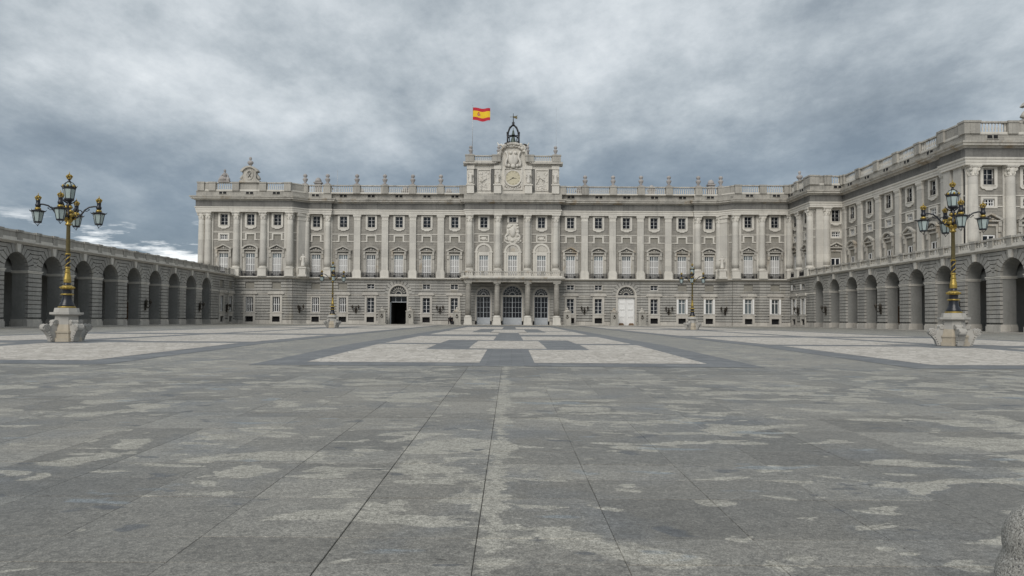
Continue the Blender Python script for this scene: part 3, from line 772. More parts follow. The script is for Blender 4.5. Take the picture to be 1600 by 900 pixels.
def ground_wall(parent, loc, rz, u0, u1, ops, arches=(), plinth_gaps=(), ringw=0.95):
    mb = wall_cells(MB(), u0, u1, 0.0, 10.45, ops, 0.14, 0.9)
    link('ground_floor_wall', mb.mesh('ground_floor_wall', 'granite_rustic'), parent, loc, rz)
    rops = [o for o in ops]
    for (c, zs, r) in arches: rops.append((c - r - ringw, c + r + ringw, zs, zs + r + ringw, r + ringw))
    cm = courses(MB(), u0, u1, 1.0, 6.72, rops); courses(cm, u0, u1, 7.02, 10.4, rops)
    stuff(link('stone_courses', cm.mesh('stone_courses', 'granite_rustic'), parent, loc, rz))
    pl = wall_cells(MB(), u0, u1, 0.0, 0.93, [o for o in ops] + [(a, b, -1, 2, 0) for a, b in plinth_gaps], -0.3, 0.0)
    link('plinth', pl.mesh('plinth', 'plinth_stone'), parent, loc, rz)
    bd = wall_cells(MB(), u0, u1, 6.74, 7.0, rops, -0.28, 0.0)
    link('impost_band', bd.mesh('impost_band', 'plinth_stone'), parent, loc, rz)
def voussoirs(parent, loc, rz, c, zs, r, ringw, n=11, mat='granite_rustic', y=-0.23):
    mb = MB()
    for i in range(n):
        a0 = PI * i / n + 0.022; a1 = PI * (i + 1) / n - 0.022
        am = (a0 + a1) / 2
        P = lambda q, a: (c + q * math.cos(a), zs + q * math.sin(a))
        mb.prism([P(r, a0), P(r + ringw, a0), P(r + ringw, am), P(r + ringw, a1), P(r, a1), P(r, am)], y, 0.14)
    stuff(link('voussoirs', mb.mesh('voussoirs', mat), parent, loc, rz))

for sx in (-1, 1):
    # main wall between the centre and the pavilion
    cs = [sx * b for b in BAYS] + [sx * 46.1]
    lo, hi = sorted((sx * 10.6, sx * 48.25))
    upper_wall(palace, (0, 0, 0), 0, lo, hi, cs)
    for i, c in enumerate(cs):
        upper_window(palace, (c, 0, 0), 0, rail=(i % 3 == 1)); mid_panel(palace, (c, 0, 0), 0, False)
        tall_window(palace, (c, 0, 0), 0, 'tri' if i % 2 == 0 else 'seg')
    for p in (16.87, 23.42, 29.95, 36.47): pilaster(palace, sx * p, 0)
    backpil(palace, sx * 43.3, 0); column(palace, sx * 43.35, -0.35)
    ops = []
    for c in (13.6, 20.15, 33.2): ops += [gw_op(sx*c), bs_op(sx*c), mz_op(sx*c)]
    for c in (39.75, 46.1): ops += [gw_op(sx*c), bs_op(sx*c), mzb_op(sx*c)]
    dc = sx * 26.7
    ops.append((dc - 2.0, dc + 2.0, 0, 9.15, 2.0))
    ground_wall(palace, (0, 0, 0), 0, lo, hi, ops, [(dc, 7.15, 2.0)], [(dc - 2.5, dc + 2.5)], 1.2)
    for c in (13.6, 20.15, 33.2): ground_window(palace, (sx*c, 0, 0), 0, 'dark'); mezz(palace, (sx*c, 0, 0), 0, True)
    ground_window(palace, (sx*39.75, 0, 0), 0, 'bars' if sx < 0 else 'open'); mezz(palace, (sx*39.75, 0, 0), 0, False)
    ground_window(palace, (sx*46.1, 0, 0), 0, 'plain' if sx < 0 else 'open'); mezz(palace, (sx*46.1, 0, 0), 0, False)
    voussoirs(palace, (0, 0, 0), 0, dc, 7.15, 2.35, 0.85)
    # gateway: surround, fanlight, doors
    mb = MB(); mb.box(-2.4, -2.0, -0.3, 0.0, 0, 6.6); mb.box(2.0, 2.4, -0.3, 0.0, 0, 6.6); mb.box(-2.5, 2.5, -0.34, 0.2, 6.6, 7.12)
    mb.ringprism(arch_pts(0, 7.12, 2.38), arch_pts(0, 7.12, 2.0), -0.3, 0.0)
    gw = link('gateway', mb.mesh('gateway', 'plinth_stone'), palace, (dc, 0, 0))
    fb = MB(); fb.ringprism(arch_pts(0, 7.14, 2.01), arch_pts(0, 7.14, 1.82), 0.2, 0.3); fb.ringprism(arch_pts(0, 7.14, 0.75), arch_pts(0, 7.14, 0.6), 0.2, 0.3)
    for i in range(1, 10):
        a = PI * i / 10
        fb.ringprism([(0.7*math.cos(a-0.06), 7.14+0.7*math.sin(a-0.06)), (1.84*math.cos(a-0.035), 7.14+1.84*math.sin(a-0.035))], [(0.7*math.cos(a+0.06), 7.14+0.7*math.sin(a+0.06)), (1.84*math.cos(a+0.035), 7.14+1.84*math.sin(a+0.035))], 0.21, 0.29)
        fb.disc_y(1.38*math.cos(a), 7.14+1.38*math.sin(a), 0.17, 0.2, 0.28, 8)
    link('fanlight', fb.mesh('fanlight', 'attic_stone'), gw)
    link('fanlight_glass', MB().box(-2.0, 2.0, 0.32, 0.36, 7.12, 9.15).mesh('fanlight_glass', 'dark_glass'), gw)
    if sx > 0:
        db = MB(); db.box(-1.98, -0.025, 0.18, 0.32, 0.05, 6.58); db.box(0.025, 1.98, 0.18, 0.32, 0.05, 6.58)
        for s in (-1, 1):
            for (za, zb) in ((0.5, 1.9), (2.2, 3.6), (3.9, 5.1), (5.4, 6.3)): db.frame(s*1.0-0.62, s*1.0+0.62, za, zb, 0.08, 0.1, 0.18)
        dr = link('closed_door', db.mesh('closed_door', 'white_paint'), gw); dr['label'] = 'white panelled double door, shut'
        link('wheel_guard', MB().prism([(-1.8, 0.05), (-0.55, 0.05), (-0.75, 0.6), (-1.6, 0.6)], -0.5, 0.1).prism([(0.55, 0.05), (1.8, 0.05), (1.6, 0.6), (0.75, 0.6)], -0.5, 0.1).mesh('wheel_guard', 'wood_brown'), gw)
    else:
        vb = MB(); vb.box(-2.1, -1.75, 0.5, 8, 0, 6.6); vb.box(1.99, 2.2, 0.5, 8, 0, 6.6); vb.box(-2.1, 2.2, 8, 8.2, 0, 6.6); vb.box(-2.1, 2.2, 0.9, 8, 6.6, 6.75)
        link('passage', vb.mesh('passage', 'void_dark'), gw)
        link('door_leaf', MB().box(-1.95, -1.77, 0.3, 1.7, 0.05, 5.2).box(-2.0, 2.0, 0.6, 0.7, 5.2, 5.35).box(-0.75, -0.65, 0.6, 0.7, 5.35, 6.6).box(0.55, 0.65, 0.6, 0.7, 5.35, 6.6).mesh('door_leaf', 'door_grey'), gw)
        link('transom_glass', MB().box(-2.0, 2.0, 0.72, 0.74, 5.35, 6.6).mesh('transom_glass', 'dark_glass'), gw)
    # diagonal corner between main wall and pavilion
    if sx < 0: p0 = Vector((-50.7, PAV)); p1 = Vector((-48.25, 0))
    else: p0 = Vector((48.25, 0)); p1 = Vector((50.7, PAV))
    dd = p1 - p0; rz = math.atan2(dd.y, dd.x); Ld = dd.length; pl = (p0.x, p0.y, 0)
    upper_wall(palace, pl, rz, 0, Ld, []); ground_wall(palace, pl, rz, 0, Ld, [])
    mb = MB(); mb.box(Ld/2-1.0, Ld/2+1.0, -0.75, 0, 13.3, 24.0); link('corner_pier', mb.mesh('corner_pier', 'limestone_shaft'), palace, pl, rz)
    mb = MB(); mb.box(Ld/2-1.2, Ld/2+1.2, -0.95, 0, ZB, 12.6); mb.box(Ld/2-1.1, Ld/2+1.1, -0.85, 0, 12.6, 13.3); link('pier_base', mb.mesh('pier_base', 'limestone'), palace, pl, rz)
    mb = MB(); mb.box(Ld/2-1.1, Ld/2+1.1, -0.85, 0, 24.0, 24.2); mb.box(Ld/2-1.0, Ld/2+1.0, -0.76, 0, 24.2, 25.0); mb.box(Ld/2-1.25, Ld/2+1.25, -0.95, 0, 25.0, ZCAP - 0.003)
    link('pier_capital', mb.mesh('pier_capital', 'limestone'), palace, pl, rz)
    column(palace, sx * 48.3, -0.55); column(palace, sx * 51.25, PAV - 0.35); backpil(palace, sx * 51.7, PAV)

# pavilion fronts (left one is wider; the wing hides the end of the right one)
for sx in (-1, 1):
    cs = [54.3, 60.45] + ([66.6] if sx < 0 else [])
    lo, hi = (-72.0, -50.7) if sx < 0 else (50.7, 64.5)
    cc = [sx * c for c in cs]
    upper_wall(palace, (0, PAV, 0), 0, lo, hi, cc, lambda c: abs(c) > 65)
    for i, c in enumerate(cc):
        upper_window(palace, (c, PAV, 0), 0, rail=sx > 0); mid_panel(palace, (c, PAV, 0), 0, abs(c) > 65)
        tall_window(palace, (c, PAV, 0), 0, 'tri' if (i % 2 == 0) else 'seg', wing=False)
    for c in [57.4] + ([63.6] if sx < 0 else []): backpil(palace, sx * c - 0.25 * sx, PAV); column(palace, sx * c, PAV - 0.35)
    if sx > 0: backpil(palace, 63.6, PAV); column(palace, 63.75, PAV - 0.35)
    ops = []
    for c in cs[:2]: ops += [gw_op(sx*c), bs_op(sx*c), mzb_op(sx*c)]
    glo, ghi = sorted((sx * 50.7, sx * 64.1))
    ground_wall(palace, (0, PAV, 0), 0, glo, ghi, ops)
    for c in cs[:2]: ground_window(palace, (sx*c, PAV, 0), 0, 'bars' if sx < 0 else 'open'); mezz(palace, (sx*c, PAV, 0), 0, False)
# left end of the palace: corner columns and side wall
column(palace, -70.1, PAV - 0.35); backpil(palace, -70.0, PAV)
column(palace, -71.7, PAV - 0.1); column(palace, -72.1, PAV + 1.6)
link('wall', wall_cells(MB(), 0, 29.94, 0, ZCAP + 0.3, [], 0, 0.7).mesh('wall', 'granite_wall'), palace, (-72.0, 27.0, 0), -PI/2)
# body and roof behind the facade
bd = MB(); bd.box(-71.2, 95, 1.5, 30, 9.0, 29.0); bd.box(-71.2, -49, -1.9, 1.5, 9.0, 29.0); bd.box(49, 66, -1.9, 1.5, 9, 29.0); bd.box(-71.2, 95, 1.5, 30, 0, 9.0)
# keep the body behind every opening and door passage
bd = MB(); bd.box(-71.2, 95, 9.0, 40, 0, 29.2); bd.box(-71.2, 95, 0.9, 9.0, 25.4, 29.2); bd.box(-71.2, -50.5, -2.1, 0.9, 25.4, 29.2); bd.box(50.5, 66, -2.1, 0.9, 25.4, 29.2)
link('roof', bd.mesh('roof', 'slate_roof'), palace)

# centre block
CY = -0.5
cw_ops = []
for c in (-6.75, 0, 6.75):
    cw_ops.append((c-1.05, c+1.05, ZB, 16.3, 0))
    if c: cw_ops.append(up_op(c))
    else: cw_ops.append((-0.87, 0.87, 24.1, 25.3, 0))
mb = wall_cells(MB(), -10.6, 10.6, ZB - 0.05, ZCAP + 0.3, cw_ops, 0.0, 1.2)
link('wall', mb.mesh('wall', 'granite_wall'), palace, (0, CY, 0))
for s in (-1, 1):
    for x in (3.45, 10.05): backpil(palace, s * x, CY); column(palace, s * x, CY - 0.55)
for c in (-6.75, 0, 6.75):
    mb = MB()
    mb.box(-1.95, -1.5, -0.2, 0, ZB, 16.9); mb.box(1.5, 1.95, -0.2, 0, ZB, 16.9)
    mb.box(-2.1, -1.3, -0.26, 0, 16.9, 17.2); mb.box(1.3, 2.1, -0.26, 0, 16.9, 17.2)
    mb.ringprism(arch_pts(0, 17.2, 1.95), arch_pts(0, 17.2, 1.5), -0.22, 0.0); mb.box(-1.5, 1.5, -0.1, 0.0, 16.75, 17.15)
    mb.box(-1.45, -1.05, -0.1, 0, ZB, 16.75); mb.box(1.05, 1.45, -0.1, 0, ZB, 16.75); mb.box(-1.05, 1.05, -0.1, 0, 16.3, 16.75)
    o = link('arched_window', mb.mesh('arched_window', 'limestone'), palace, (c, CY, 0))
    link('lunette', MB().prism(arch_pts(0, 17.2, 1.5)[0:], -0.05, 0.0).mesh('lunette', 'limestone_weathered'), o)
    link('shutter', cached('sh', m_shutters), o); link('louver_panel', cached('lo', m_louver), o); link('glass', cached('tgl', lambda: m_glass(1.05, 15.2, 16.3, 0.19, 'curtain_glass')), o)
    if c:
        upper_window(palace, (c, CY, 0), 0)
        pb = MB(); pb.frame(-0.95, 0.95, 19.6, 20.8, 0.3, -0.14, 0.0); pb.ball((0, 0, 20.2), 0.5, 10, 6, 1.3, 0.35, 0.8)
        for k in range(6): pb.ball((-0.7 + 0.28 * k, 0, 20.2 + 0.25 * math.sin(k * 2.1)), 0.2, 7, 5, 1, 0.6, 1)
        link('carved_panel', pb.mesh('carved_panel', 'limestone'), palace, (c, CY, 0))
    else:
        link('sash', cached('cws', lambda: m_sash(0.87, 24.1, 25.3, 2, 2)), o); link('glass', cached('cwg', lambda: m_glass(0.87, 24.1, 25.3, 0.42)), o)
        link('window_trim', MB().frame(-0.87, 0.87, 24.1, 25.3, 0.4, -0.16, 0, 0.3, 0.1).mesh('window_trim', 'limestone'), o)
# string courses of the centre
for a, b, z in ((-10.6, -8.05, 19.25), (-5.45, -2.2, 19.25), (2.2, 5.45, 19.25), (8.05, 10.6, 19.25), (-10.6, -2.2, 21.2), (2.2, 10.6, 21.2)):
    link('string_course', MB().box(a, b, -0.12, 0, z, z + 0.18).mesh('string_course', 'limestone'), palace, (0, CY, 0))
def relief(w, z0, z1, seed, depth=0.45):
    rd = random.Random(seed); mb = MB(); h = z1 - z0
    out = [(-w*0.62, z0), (w*0.62, z0), (w, z0+h*0.12), (w*0.92, z0+h*0.35), (w*0.66, z0+h*0.55), (w*0.72, z0+h*0.82), (w*0.5, z1), (-w*0.5, z1), (-w*0.72, z0+h*0.82), (-w*0.66, z0+h*0.55), (-w*0.92, z0+h*0.35), (-w, z0+h*0.12)]
    mb.prism(out, -depth*0.35, 0.0)
    mb.ball((0, -depth*0.3, z0+h*0.58), w*0.36, 12, 8, 1, 0.7, h*0.28/(w*0.36))
    for i in range(46):
        u = rd.uniform(-0.85, 0.85); v = rd.uniform(0.06, 0.96)
        lim = 0.85 if v < 0.4 else 0.55
        if abs(u) > lim: u = math.copysign(lim, u)
        r = rd.uniform(0.1, 0.24) * w * 0.8
        mb.ball((u*w, -depth*0.4, z0 + v*h), r, 7, 5, rd.uniform(0.7, 1.4), rd.uniform(0.6, 1.0), rd.uniform(0.7, 1.5))
    for s in (-1, 1):
        mb.tube([(s*w*(0.55+0.3*math.sin(a)), -depth*0.5, z0+h*(0.15+0.1*a)) for a in [i*0.5 for i in range(8)]], 0.12*w, 6)
    return mb
link('carved_relief', relief(2.05, 19.1, 23.8, 4).mesh('carved_relief', 'limestone'), palace, (0, CY - 0.0, 0))
# ground floor of the centre with three glazed doors
dops = []
for c, hw in ((-6.75, 1.6), (0, 2.25), (6.75, 1.6)): dops += [(c-hw, c+hw, 0, 6.75, 0), (c-hw, c+hw, 6.95, 7.0 + hw, hw)]
ops = [(c-hw, c+hw, 0, 7.0 + hw, hw) for c, hw in ((-6.75, 1.6), (0, 2.25), (6.75, 1.6))]
ground_wall(palace, (0, 0, 0), 0, -10.6, 10.6, ops, [(-6.75, 7.0, 1.6), (0, 7.0, 2.25), (6.75, 7.0, 1.6)], [], 0.4)
for c, hw in ((-6.75, 1.6), (0, 2.25), (6.75, 1.6)):
    mb = MB(); mb.box(-hw-0.36, -hw, -0.3, 0, 0, 6.65); mb.box(hw, hw+0.36, -0.3, 0, 0, 6.65); mb.box(-hw-0.42, hw+0.42, -0.32, 0.3, 6.65, 7.0); mb.ringprism(arch_pts(0, 7.0, hw+0.4), arch_pts(0, 7.0, hw), -0.29, 0.0)
    o = link('glazed_door', mb.mesh('glazed_door', 'plinth_stone'), palace, (c, 0, 0))
    fb = MB(); fb.ringprism(arch_pts(0, 7.0, hw), arch_pts(0, 7.0, hw-0.13), 0.15, 0.25); fb.ringprism(arch_pts(0, 7.0, hw*0.36), arch_pts(0, 7.0, hw*0.27), 0.15, 0.25); fb.ringprism(arch_pts(0, 7.0, hw*0.72), arch_pts(0, 7.0, hw*0.67), 0.16, 0.24)
    for i in range(1, 8):
        a = PI*i/8
        fb.ringprism([(hw*0.3*math.cos(a-0.05), 7.0+hw*0.3*math.sin(a-0.05)), (hw*0.97*math.cos(a-0.025), 7.0+hw*0.97*math.sin(a-0.025))], [(hw*0.3*math.cos(a+0.05), 7.0+hw*0.3*math.sin(a+0.05)), (hw*0.97*math.cos(a+0.025), 7.0+hw*0.97*math.sin(a+0.025))], 0.16, 0.24)
    link('fanlight', fb.mesh('fanlight', 'louver_paint'), o)
    link('fanlight_glass', MB().box(-hw, hw, 0.3, 0.33, 7.0, 7.0+hw).mesh('fanlight_glass', 'dark_glass'), o)
    nb = MB(); nc = 4 if hw < 2 else 6
    nb.frame(-hw+0.12, hw-0.12, 1.75, 6.55, 0.12, 0.12, 0.22)
    for i in range(1, nc):
        u = -hw + 2*hw*i/nc; ww = 0.07 if i == nc // 2 else 0.03; nb.box(u-ww, u+ww, 0.125, 0.215, 1.75, 6.55)
    for z in (2.95, 4.15, 5.35): nb.box(-hw+0.12, hw-0.12, 0.13, 0.21, z-0.03, z+0.03)
    nb.box(-hw, hw, 0.1, 0.24, 0.06, 1.63)
    for i in range(nc // 2):
        u0 = -hw + 2*hw*i/(nc//2) + 0.15; u1 = -hw + 2*hw*(i+1)/(nc//2) - 0.15
        nb.frame(u0, u1, 0.4, 1.4, 0.05, 0.06, 0.1)
    link('door_leaf', nb.mesh('door_leaf', 'door_grey'), o)
    link('door_glass', MB().box(-hw, hw, 0.24, 0.26, 1.75, 6.65).mesh('door_glass', 'dark_glass'), o)
# portico
PY = -4.2
for x in (-10.1, -3.5, 3.5, 10.1):
    sh = MB().lathe([(0.66, 2.2), (0.66, 4.0), (0.63, 6.5), (0.57, 9.2)], seg=20).mesh('portico_column', 'granite_wall') if 'pc' not in CACHE else CACHE['pc']
    CACHE['pc'] = sh
    o = link('portico_column', sh, palace, (x, PY, 0))
    def pb():
        mb = MB(); mb.box(-0.95, 0.95, -0.95, 0.95, 0, 0.5); mb.box(-0.85, 0.85, -0.85, 0.85, 0.5, 1.75); mb.lathe([(0.85, 1.75), (0.88, 1.9), (0.72, 2.05), (0.68, 2.2)], seg=20); return mb.mesh('column_base', 'limestone')
    def pc():
        mb = MB(); mb.lathe([(0.57, 9.0), (0.64, 9.05), (0.6, 9.2), (0.78, 9.5)], seg=20); mb.box(-0.82, 0.82, -0.82, 0.82, 9.5, 9.86); return mb.mesh('capital', 'attic_stone')
    link('column_base', cached('pcb', pb), o); link('capital', cached('pcc', pc), o)
mb = MB(); mb.box(-11.1, 11.1, PY - 0.9, -0.25, 9.86, 10.4); mb.box(-11.6, 11.6, PY - 1.4, -0.25, 10.4, 10.62); mb.box(-11.9, 11.9, PY - 1.7, -0.25, 10.62, 10.93)
link('balcony_slab', mb.mesh('balcony_slab', 'limestone_weathered'), palace)
pts = [-11.3, -6.8, -2.3, 2.3, 6.8, 11.3]
for a, b in zip(pts, pts[1:]): balustrade(palace, (a, PY - 1.1), (b, PY - 1.1), 10.94, 12.25)
for s in (-1, 1): balustrade(palace, (s*11.3, PY - 1.0), (s*11.3, -0.3), 10.94, 12.25)
for x in pts: link('balustrade_pedestal', cached('bped', lambda: m_pedestal(10.94, 12.27, 0.36)), palace, (x, PY - 1.1, 0))

# floor band at the head of the ground floor, entablature and attic: one sweep round palace, another round the wing
def entablature(parent, path, inner, ends=True):
    link('architrave', sweep(path, [(-1.6, 25.7), (0.0, 25.7), (0.0, 26.1), (0.07, 26.1), (0.07, 26.5), (0.2, 26.58), (0.24, 26.85), (-1.6, 26.85)]).mesh('architrave', 'limestone'), parent)
    link('frieze', sweep(path, [(-1.6, 26.852), (0.02, 26.852), (0.02, 28.25), (-1.6, 28.25)]).mesh('frieze', 'frieze_granite'), parent)
    link('cornice', sweep(path, [(-1.6, 28.252), (0.12, 28.252), (0.3, 28.5), (0.85, 28.58), (0.85, 28.82), (1.05, 28.95), (1.12, 29.2), (-1.6, 29.25)]).mesh('cornice', 'limestone_weathered'), parent)
    link('attic_course', sweep(path, [(-1.9, 29.26), (-0.05, 29.26), (-0.05, 30.3), (0.02, 30.34), (0.02, 30.5), (-1.9, 30.5)]).mesh('attic_course', 'attic_stone'), parent)
ENT = [(-72.75, 26), (-72.75, PAV - 1.1), (-50.6, PAV - 1.1), (-47.6, -1.3), (-42.3, -1.3), (-42.3, -0.62), (-11.2, -0.62), (-11.2, CY - 1.35), (11.2, CY - 1.35), (11.2, -0.62), (42.3, -0.62), (42.3, -1.3), (47.6, -1.3), (50.6, PAV - 1.1), (63.2, PAV - 1.1)]
entablature(palace, ENT, None)
FB = [(-64.0, PAV), (-50.7, PAV), (-48.25, 0), (-10.6, 0)]
FBR = [(10.6, 0), (48.25, 0), (50.7, PAV), (64.0, PAV)]
for pth in (FB, FBR):
    link('floor_band', sweep(pth, [(-0.5, 10.4), (0.25, 10.4), (0.45, 10.55), (0.95, 10.62), (1.1, 10.72), (1.1, 10.92), (-0.5, 10.92)]).mesh('floor_band', 'limestone'), palace)
# roof balustrade
ZR0, ZR1 = 30.5, 32.5
def roof_run(parent, pts, y, skip=(), solid=(), urns=()):
    for i, (a, b) in enumerate(zip(pts, pts[1:])):
        if i in skip: continue
        balustrade(parent, (a + 0.72, y), (b - 0.72, y), ZR0, ZR1, solid=i in solid)
    for x in pts: link('balustrade_pedestal', cached('rped', lambda: m_pedestal(ZR0, ZR1)), parent, (x, y, 0))
    for x in urns: urn(parent, x, y, ZR1 + 0.03)
P1 = [-48.6, -43.35, -36.47, -29.95, -23.42, -16.87, -11.6]
roof_run(palace, P1, -0.95, urns=P1[:-1]); roof_run(palace, [-x for x in P1[::-1]], -0.95, urns=[-x for x in P1[::-1]][1:])
roof_run(palace, [-71.6, -69.0, -63.6, -57.4, -51.7], PAV - 0.75, solid=(0, 2)); roof_run(palace, [51.7, 57.4, 63.0], PAV - 0.75)
for s in (-1, 1):
    balustrade(palace, (s*51.2, PAV - 0.8) if s < 0 else (s*48.6, -1.1), (s*48.6, -1.1) if s < 0 else (s*51.2, PAV - 0.8), ZR0, ZR1, solid=True)
for x in [s * b for b in BAYS + [46.1] for s in (-1, 1)] :
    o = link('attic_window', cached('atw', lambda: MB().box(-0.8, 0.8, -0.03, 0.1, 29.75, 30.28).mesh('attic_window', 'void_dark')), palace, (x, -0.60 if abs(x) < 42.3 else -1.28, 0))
    link('mullion', cached('atm', lambda: MB().box(-0.1, 0.1, -0.09, -0.03, 29.75, 30.28).box(-0.95, 0.95, -0.07, 0.0, 29.66, 29.75).mesh('mullion', 'attic_stone')), o)
for x in (-66.6, -60.45, -54.3, 54.3, 60.45):
    o = link('attic_window', CACHE['atw'], palace, (x, PAV - 1.08, 0)); link('mullion', CACHE['atm'], o)
# attic block with the clock
AY = -1.0
mb = MB(); mb.box(-10.8, 10.8, AY, 5.0, 30.2, 37.3)
link('clock_attic', mb.mesh('clock_attic', 'limestone'), palace)
mb = MB(); mb.box(-11.4, 11.4, AY - 0.9, 5.2, 29.27, 30.6)
link('attic_plinth', mb.mesh('attic_plinth', 'attic_stone'), palace)
def cornice_curve():
    prof = []
    L = [(-11.6, 37.3), (-4.6, 37.3)]
    for i in range(7):
        a = PI/2 * i / 6; L.append((-4.6 + 1.9*math.sin(a), 37.3 + 1.9*(1-math.cos(a))))
    L += [(-2.55, 39.9)]
    for i in range(1, 9): a = PI - PI*i/9; L.append((2.55*math.cos(a), 39.9 + 2.0*math.sin(a)))
    L2 = L + [(-x, z) for x, z in L[:9]][::-1]
    mb = MB()
    for i, (dz0, dz1, y) in enumerate(((0.0, 0.3, -0.45), (0.3, 0.75, -0.95))):
        for (a, b) in zip(L2, L2[1:]):
            d = Vector((b[0]-a[0], b[1]-a[1])); 
            if d.length < 1e-3: continue
            n = Vector((-d.y, d.x)).normalized()
            mb.prism([(a[0]+n.x*dz0, a[1]+n.y*dz0), (b[0]+n.x*dz0, b[1]+n.y*dz0), (b[0]+n.x*dz1, b[1]+n.y*dz1), (a[0]+n.x*dz1, a[1]+n.y*dz1)], AY + y, AY + 1.2)
    return mb
link('attic_cornice', cornice_curve().mesh('attic_cornice', 'limestone_weathered'), palace)
mb = MB(); mb.box(-2.6, 2.6, AY - 0.02, 4, 37.3, 39.9); mb.prism(arch_pts(0, 39.902, 2.5), AY - 0.02, 2.0)
for s in (-1, 1):
    cv = [(s*4.6, 37.3)] + [(s*(4.6 - 1.9*math.sin(PI/2*i/6)), 37.3 + 1.9*(1-math.cos(PI/2*i/6))) for i in range(1, 7)]
    for (a, b) in zip(cv, cv[1:]): mb.prism([(a[0], 37.29), (b[0], 37.29), (b[0], b[1] + 0.05), (a[0], a[1] + 0.05)], AY - 0.01, 2.5)
    mb.box(min(s*2.6, s*2.72), max(s*2.6, s*2.72), AY - 0.01, 2.5, 37.29, 39.5)
link('shield_panel', mb.mesh('shield_panel', 'limestone'), palace)
sh = MB(); sh.ball((0, AY - 0.25, 38.9), 1.25, 16, 10, 1, 0.4, 1.35)
for s in (-1, 1):
    sh.tube([(s*(1.5+0.25*math.sin(i*0.9)), AY - 0.4, 37.0 + 0.45*i) for i in range(9)], 0.28, 7)
    sh.ball((s*0.55, AY - 0.6, 40.2), 0.42, 8, 6); sh.ball((s*1.0, AY - 0.5, 37.2), 0.4, 8, 6)
sh.ball((0, AY - 0.55, 37.1), 0.6, 8, 6, 1, 0.7, 0.9)
link('coat_of_arms', sh.mesh('coat_of_arms', 'sculpture_stone'), palace)
cr = MB(); rd = random.Random(11)
for i in range(40):
    a = PI * rd.random(); q = rd.uniform(2.5, 3.4)
    cr.ball((q*math.cos(a)*0.98, AY - rd.uniform(0.0, 0.6), 40.0 + q*math.sin(a)*0.75), rd.uniform(0.25, 0.5), 7, 5, rd.uniform(0.8, 1.4), 1, rd.uniform(0.7, 1.3))
for s in (-1, 1): cr.tube([(s*2.2, AY-0.2, 41.6), (s*2.9, AY-0.2, 42.2), (s*3.4, AY-0.1, 42.0), (s*3.7, AY-0.1, 42.7)], [0.3, 0.3, 0.22, 0.1], 6)
link('crest_carving', cr.mesh('crest_carving', 'sculpture_stone'), palace)
link('crest_wing', MB().prism([(2.2, 42.4), (2.9, 41.8), (3.4, 40.6), (3.75, 39.6), (3.6, 41.0), (3.1, 42.3)], AY - 0.5, AY - 0.2).ball((-1.3, AY-0.5, 42.3), 0.5, 8, 6, 1.6, 0.7, 0.8).mesh('crest_wing', 'bronze_dark'), palace)
# clock
mb = MB(); mb.frame(-1.95, 1.95, 31.9, 36.5, 0.3, AY - 0.25, AY); mb.ringprism(arch_pts(0, 34.35, 2.0, 28, 0, 2*PI), arch_pts(0, 34.35, 1.72, 28, 0, 2*PI), AY - 0.4, AY)
for i in range(11):
    a = PI + PI*i/10; mb.ball((1.9*math.cos(a), AY - 0.15, 33.0 + 1.1*math.sin(a)), 0.24, 6, 4)
ck = link('clock', mb.mesh('clock', 'sculpture_stone'), palace)
link('clock_face', MB().disc_y(0, 34.35, 1.74, AY - 0.3, AY).mesh('clock_face', 'clock_face'), ck)
hd = MB()
for a, L, w in ((R(8), 0.95, 0.1), (R(150), 1.4, 0.07)):
    c, s = math.cos(-a), math.sin(-a)
    hd.prism([(-c*0.25 - s*w, 34.35 - s*0.25 + c*w), (-c*0.25 + s*w, 34.35 - s*0.25 - c*w), (c*L, 34.35 + s*L)], AY - 0.36, AY - 0.33)
for i in range(12):
    a = PI*i/6; hd.disc_y(1.42*math.cos(a), 34.35 + 1.42*math.sin(a), 0.09, AY - 0.34, AY - 0.3, 6)
link('clock_hands', hd.mesh('clock_hands', 'bronze_dark'), ck)
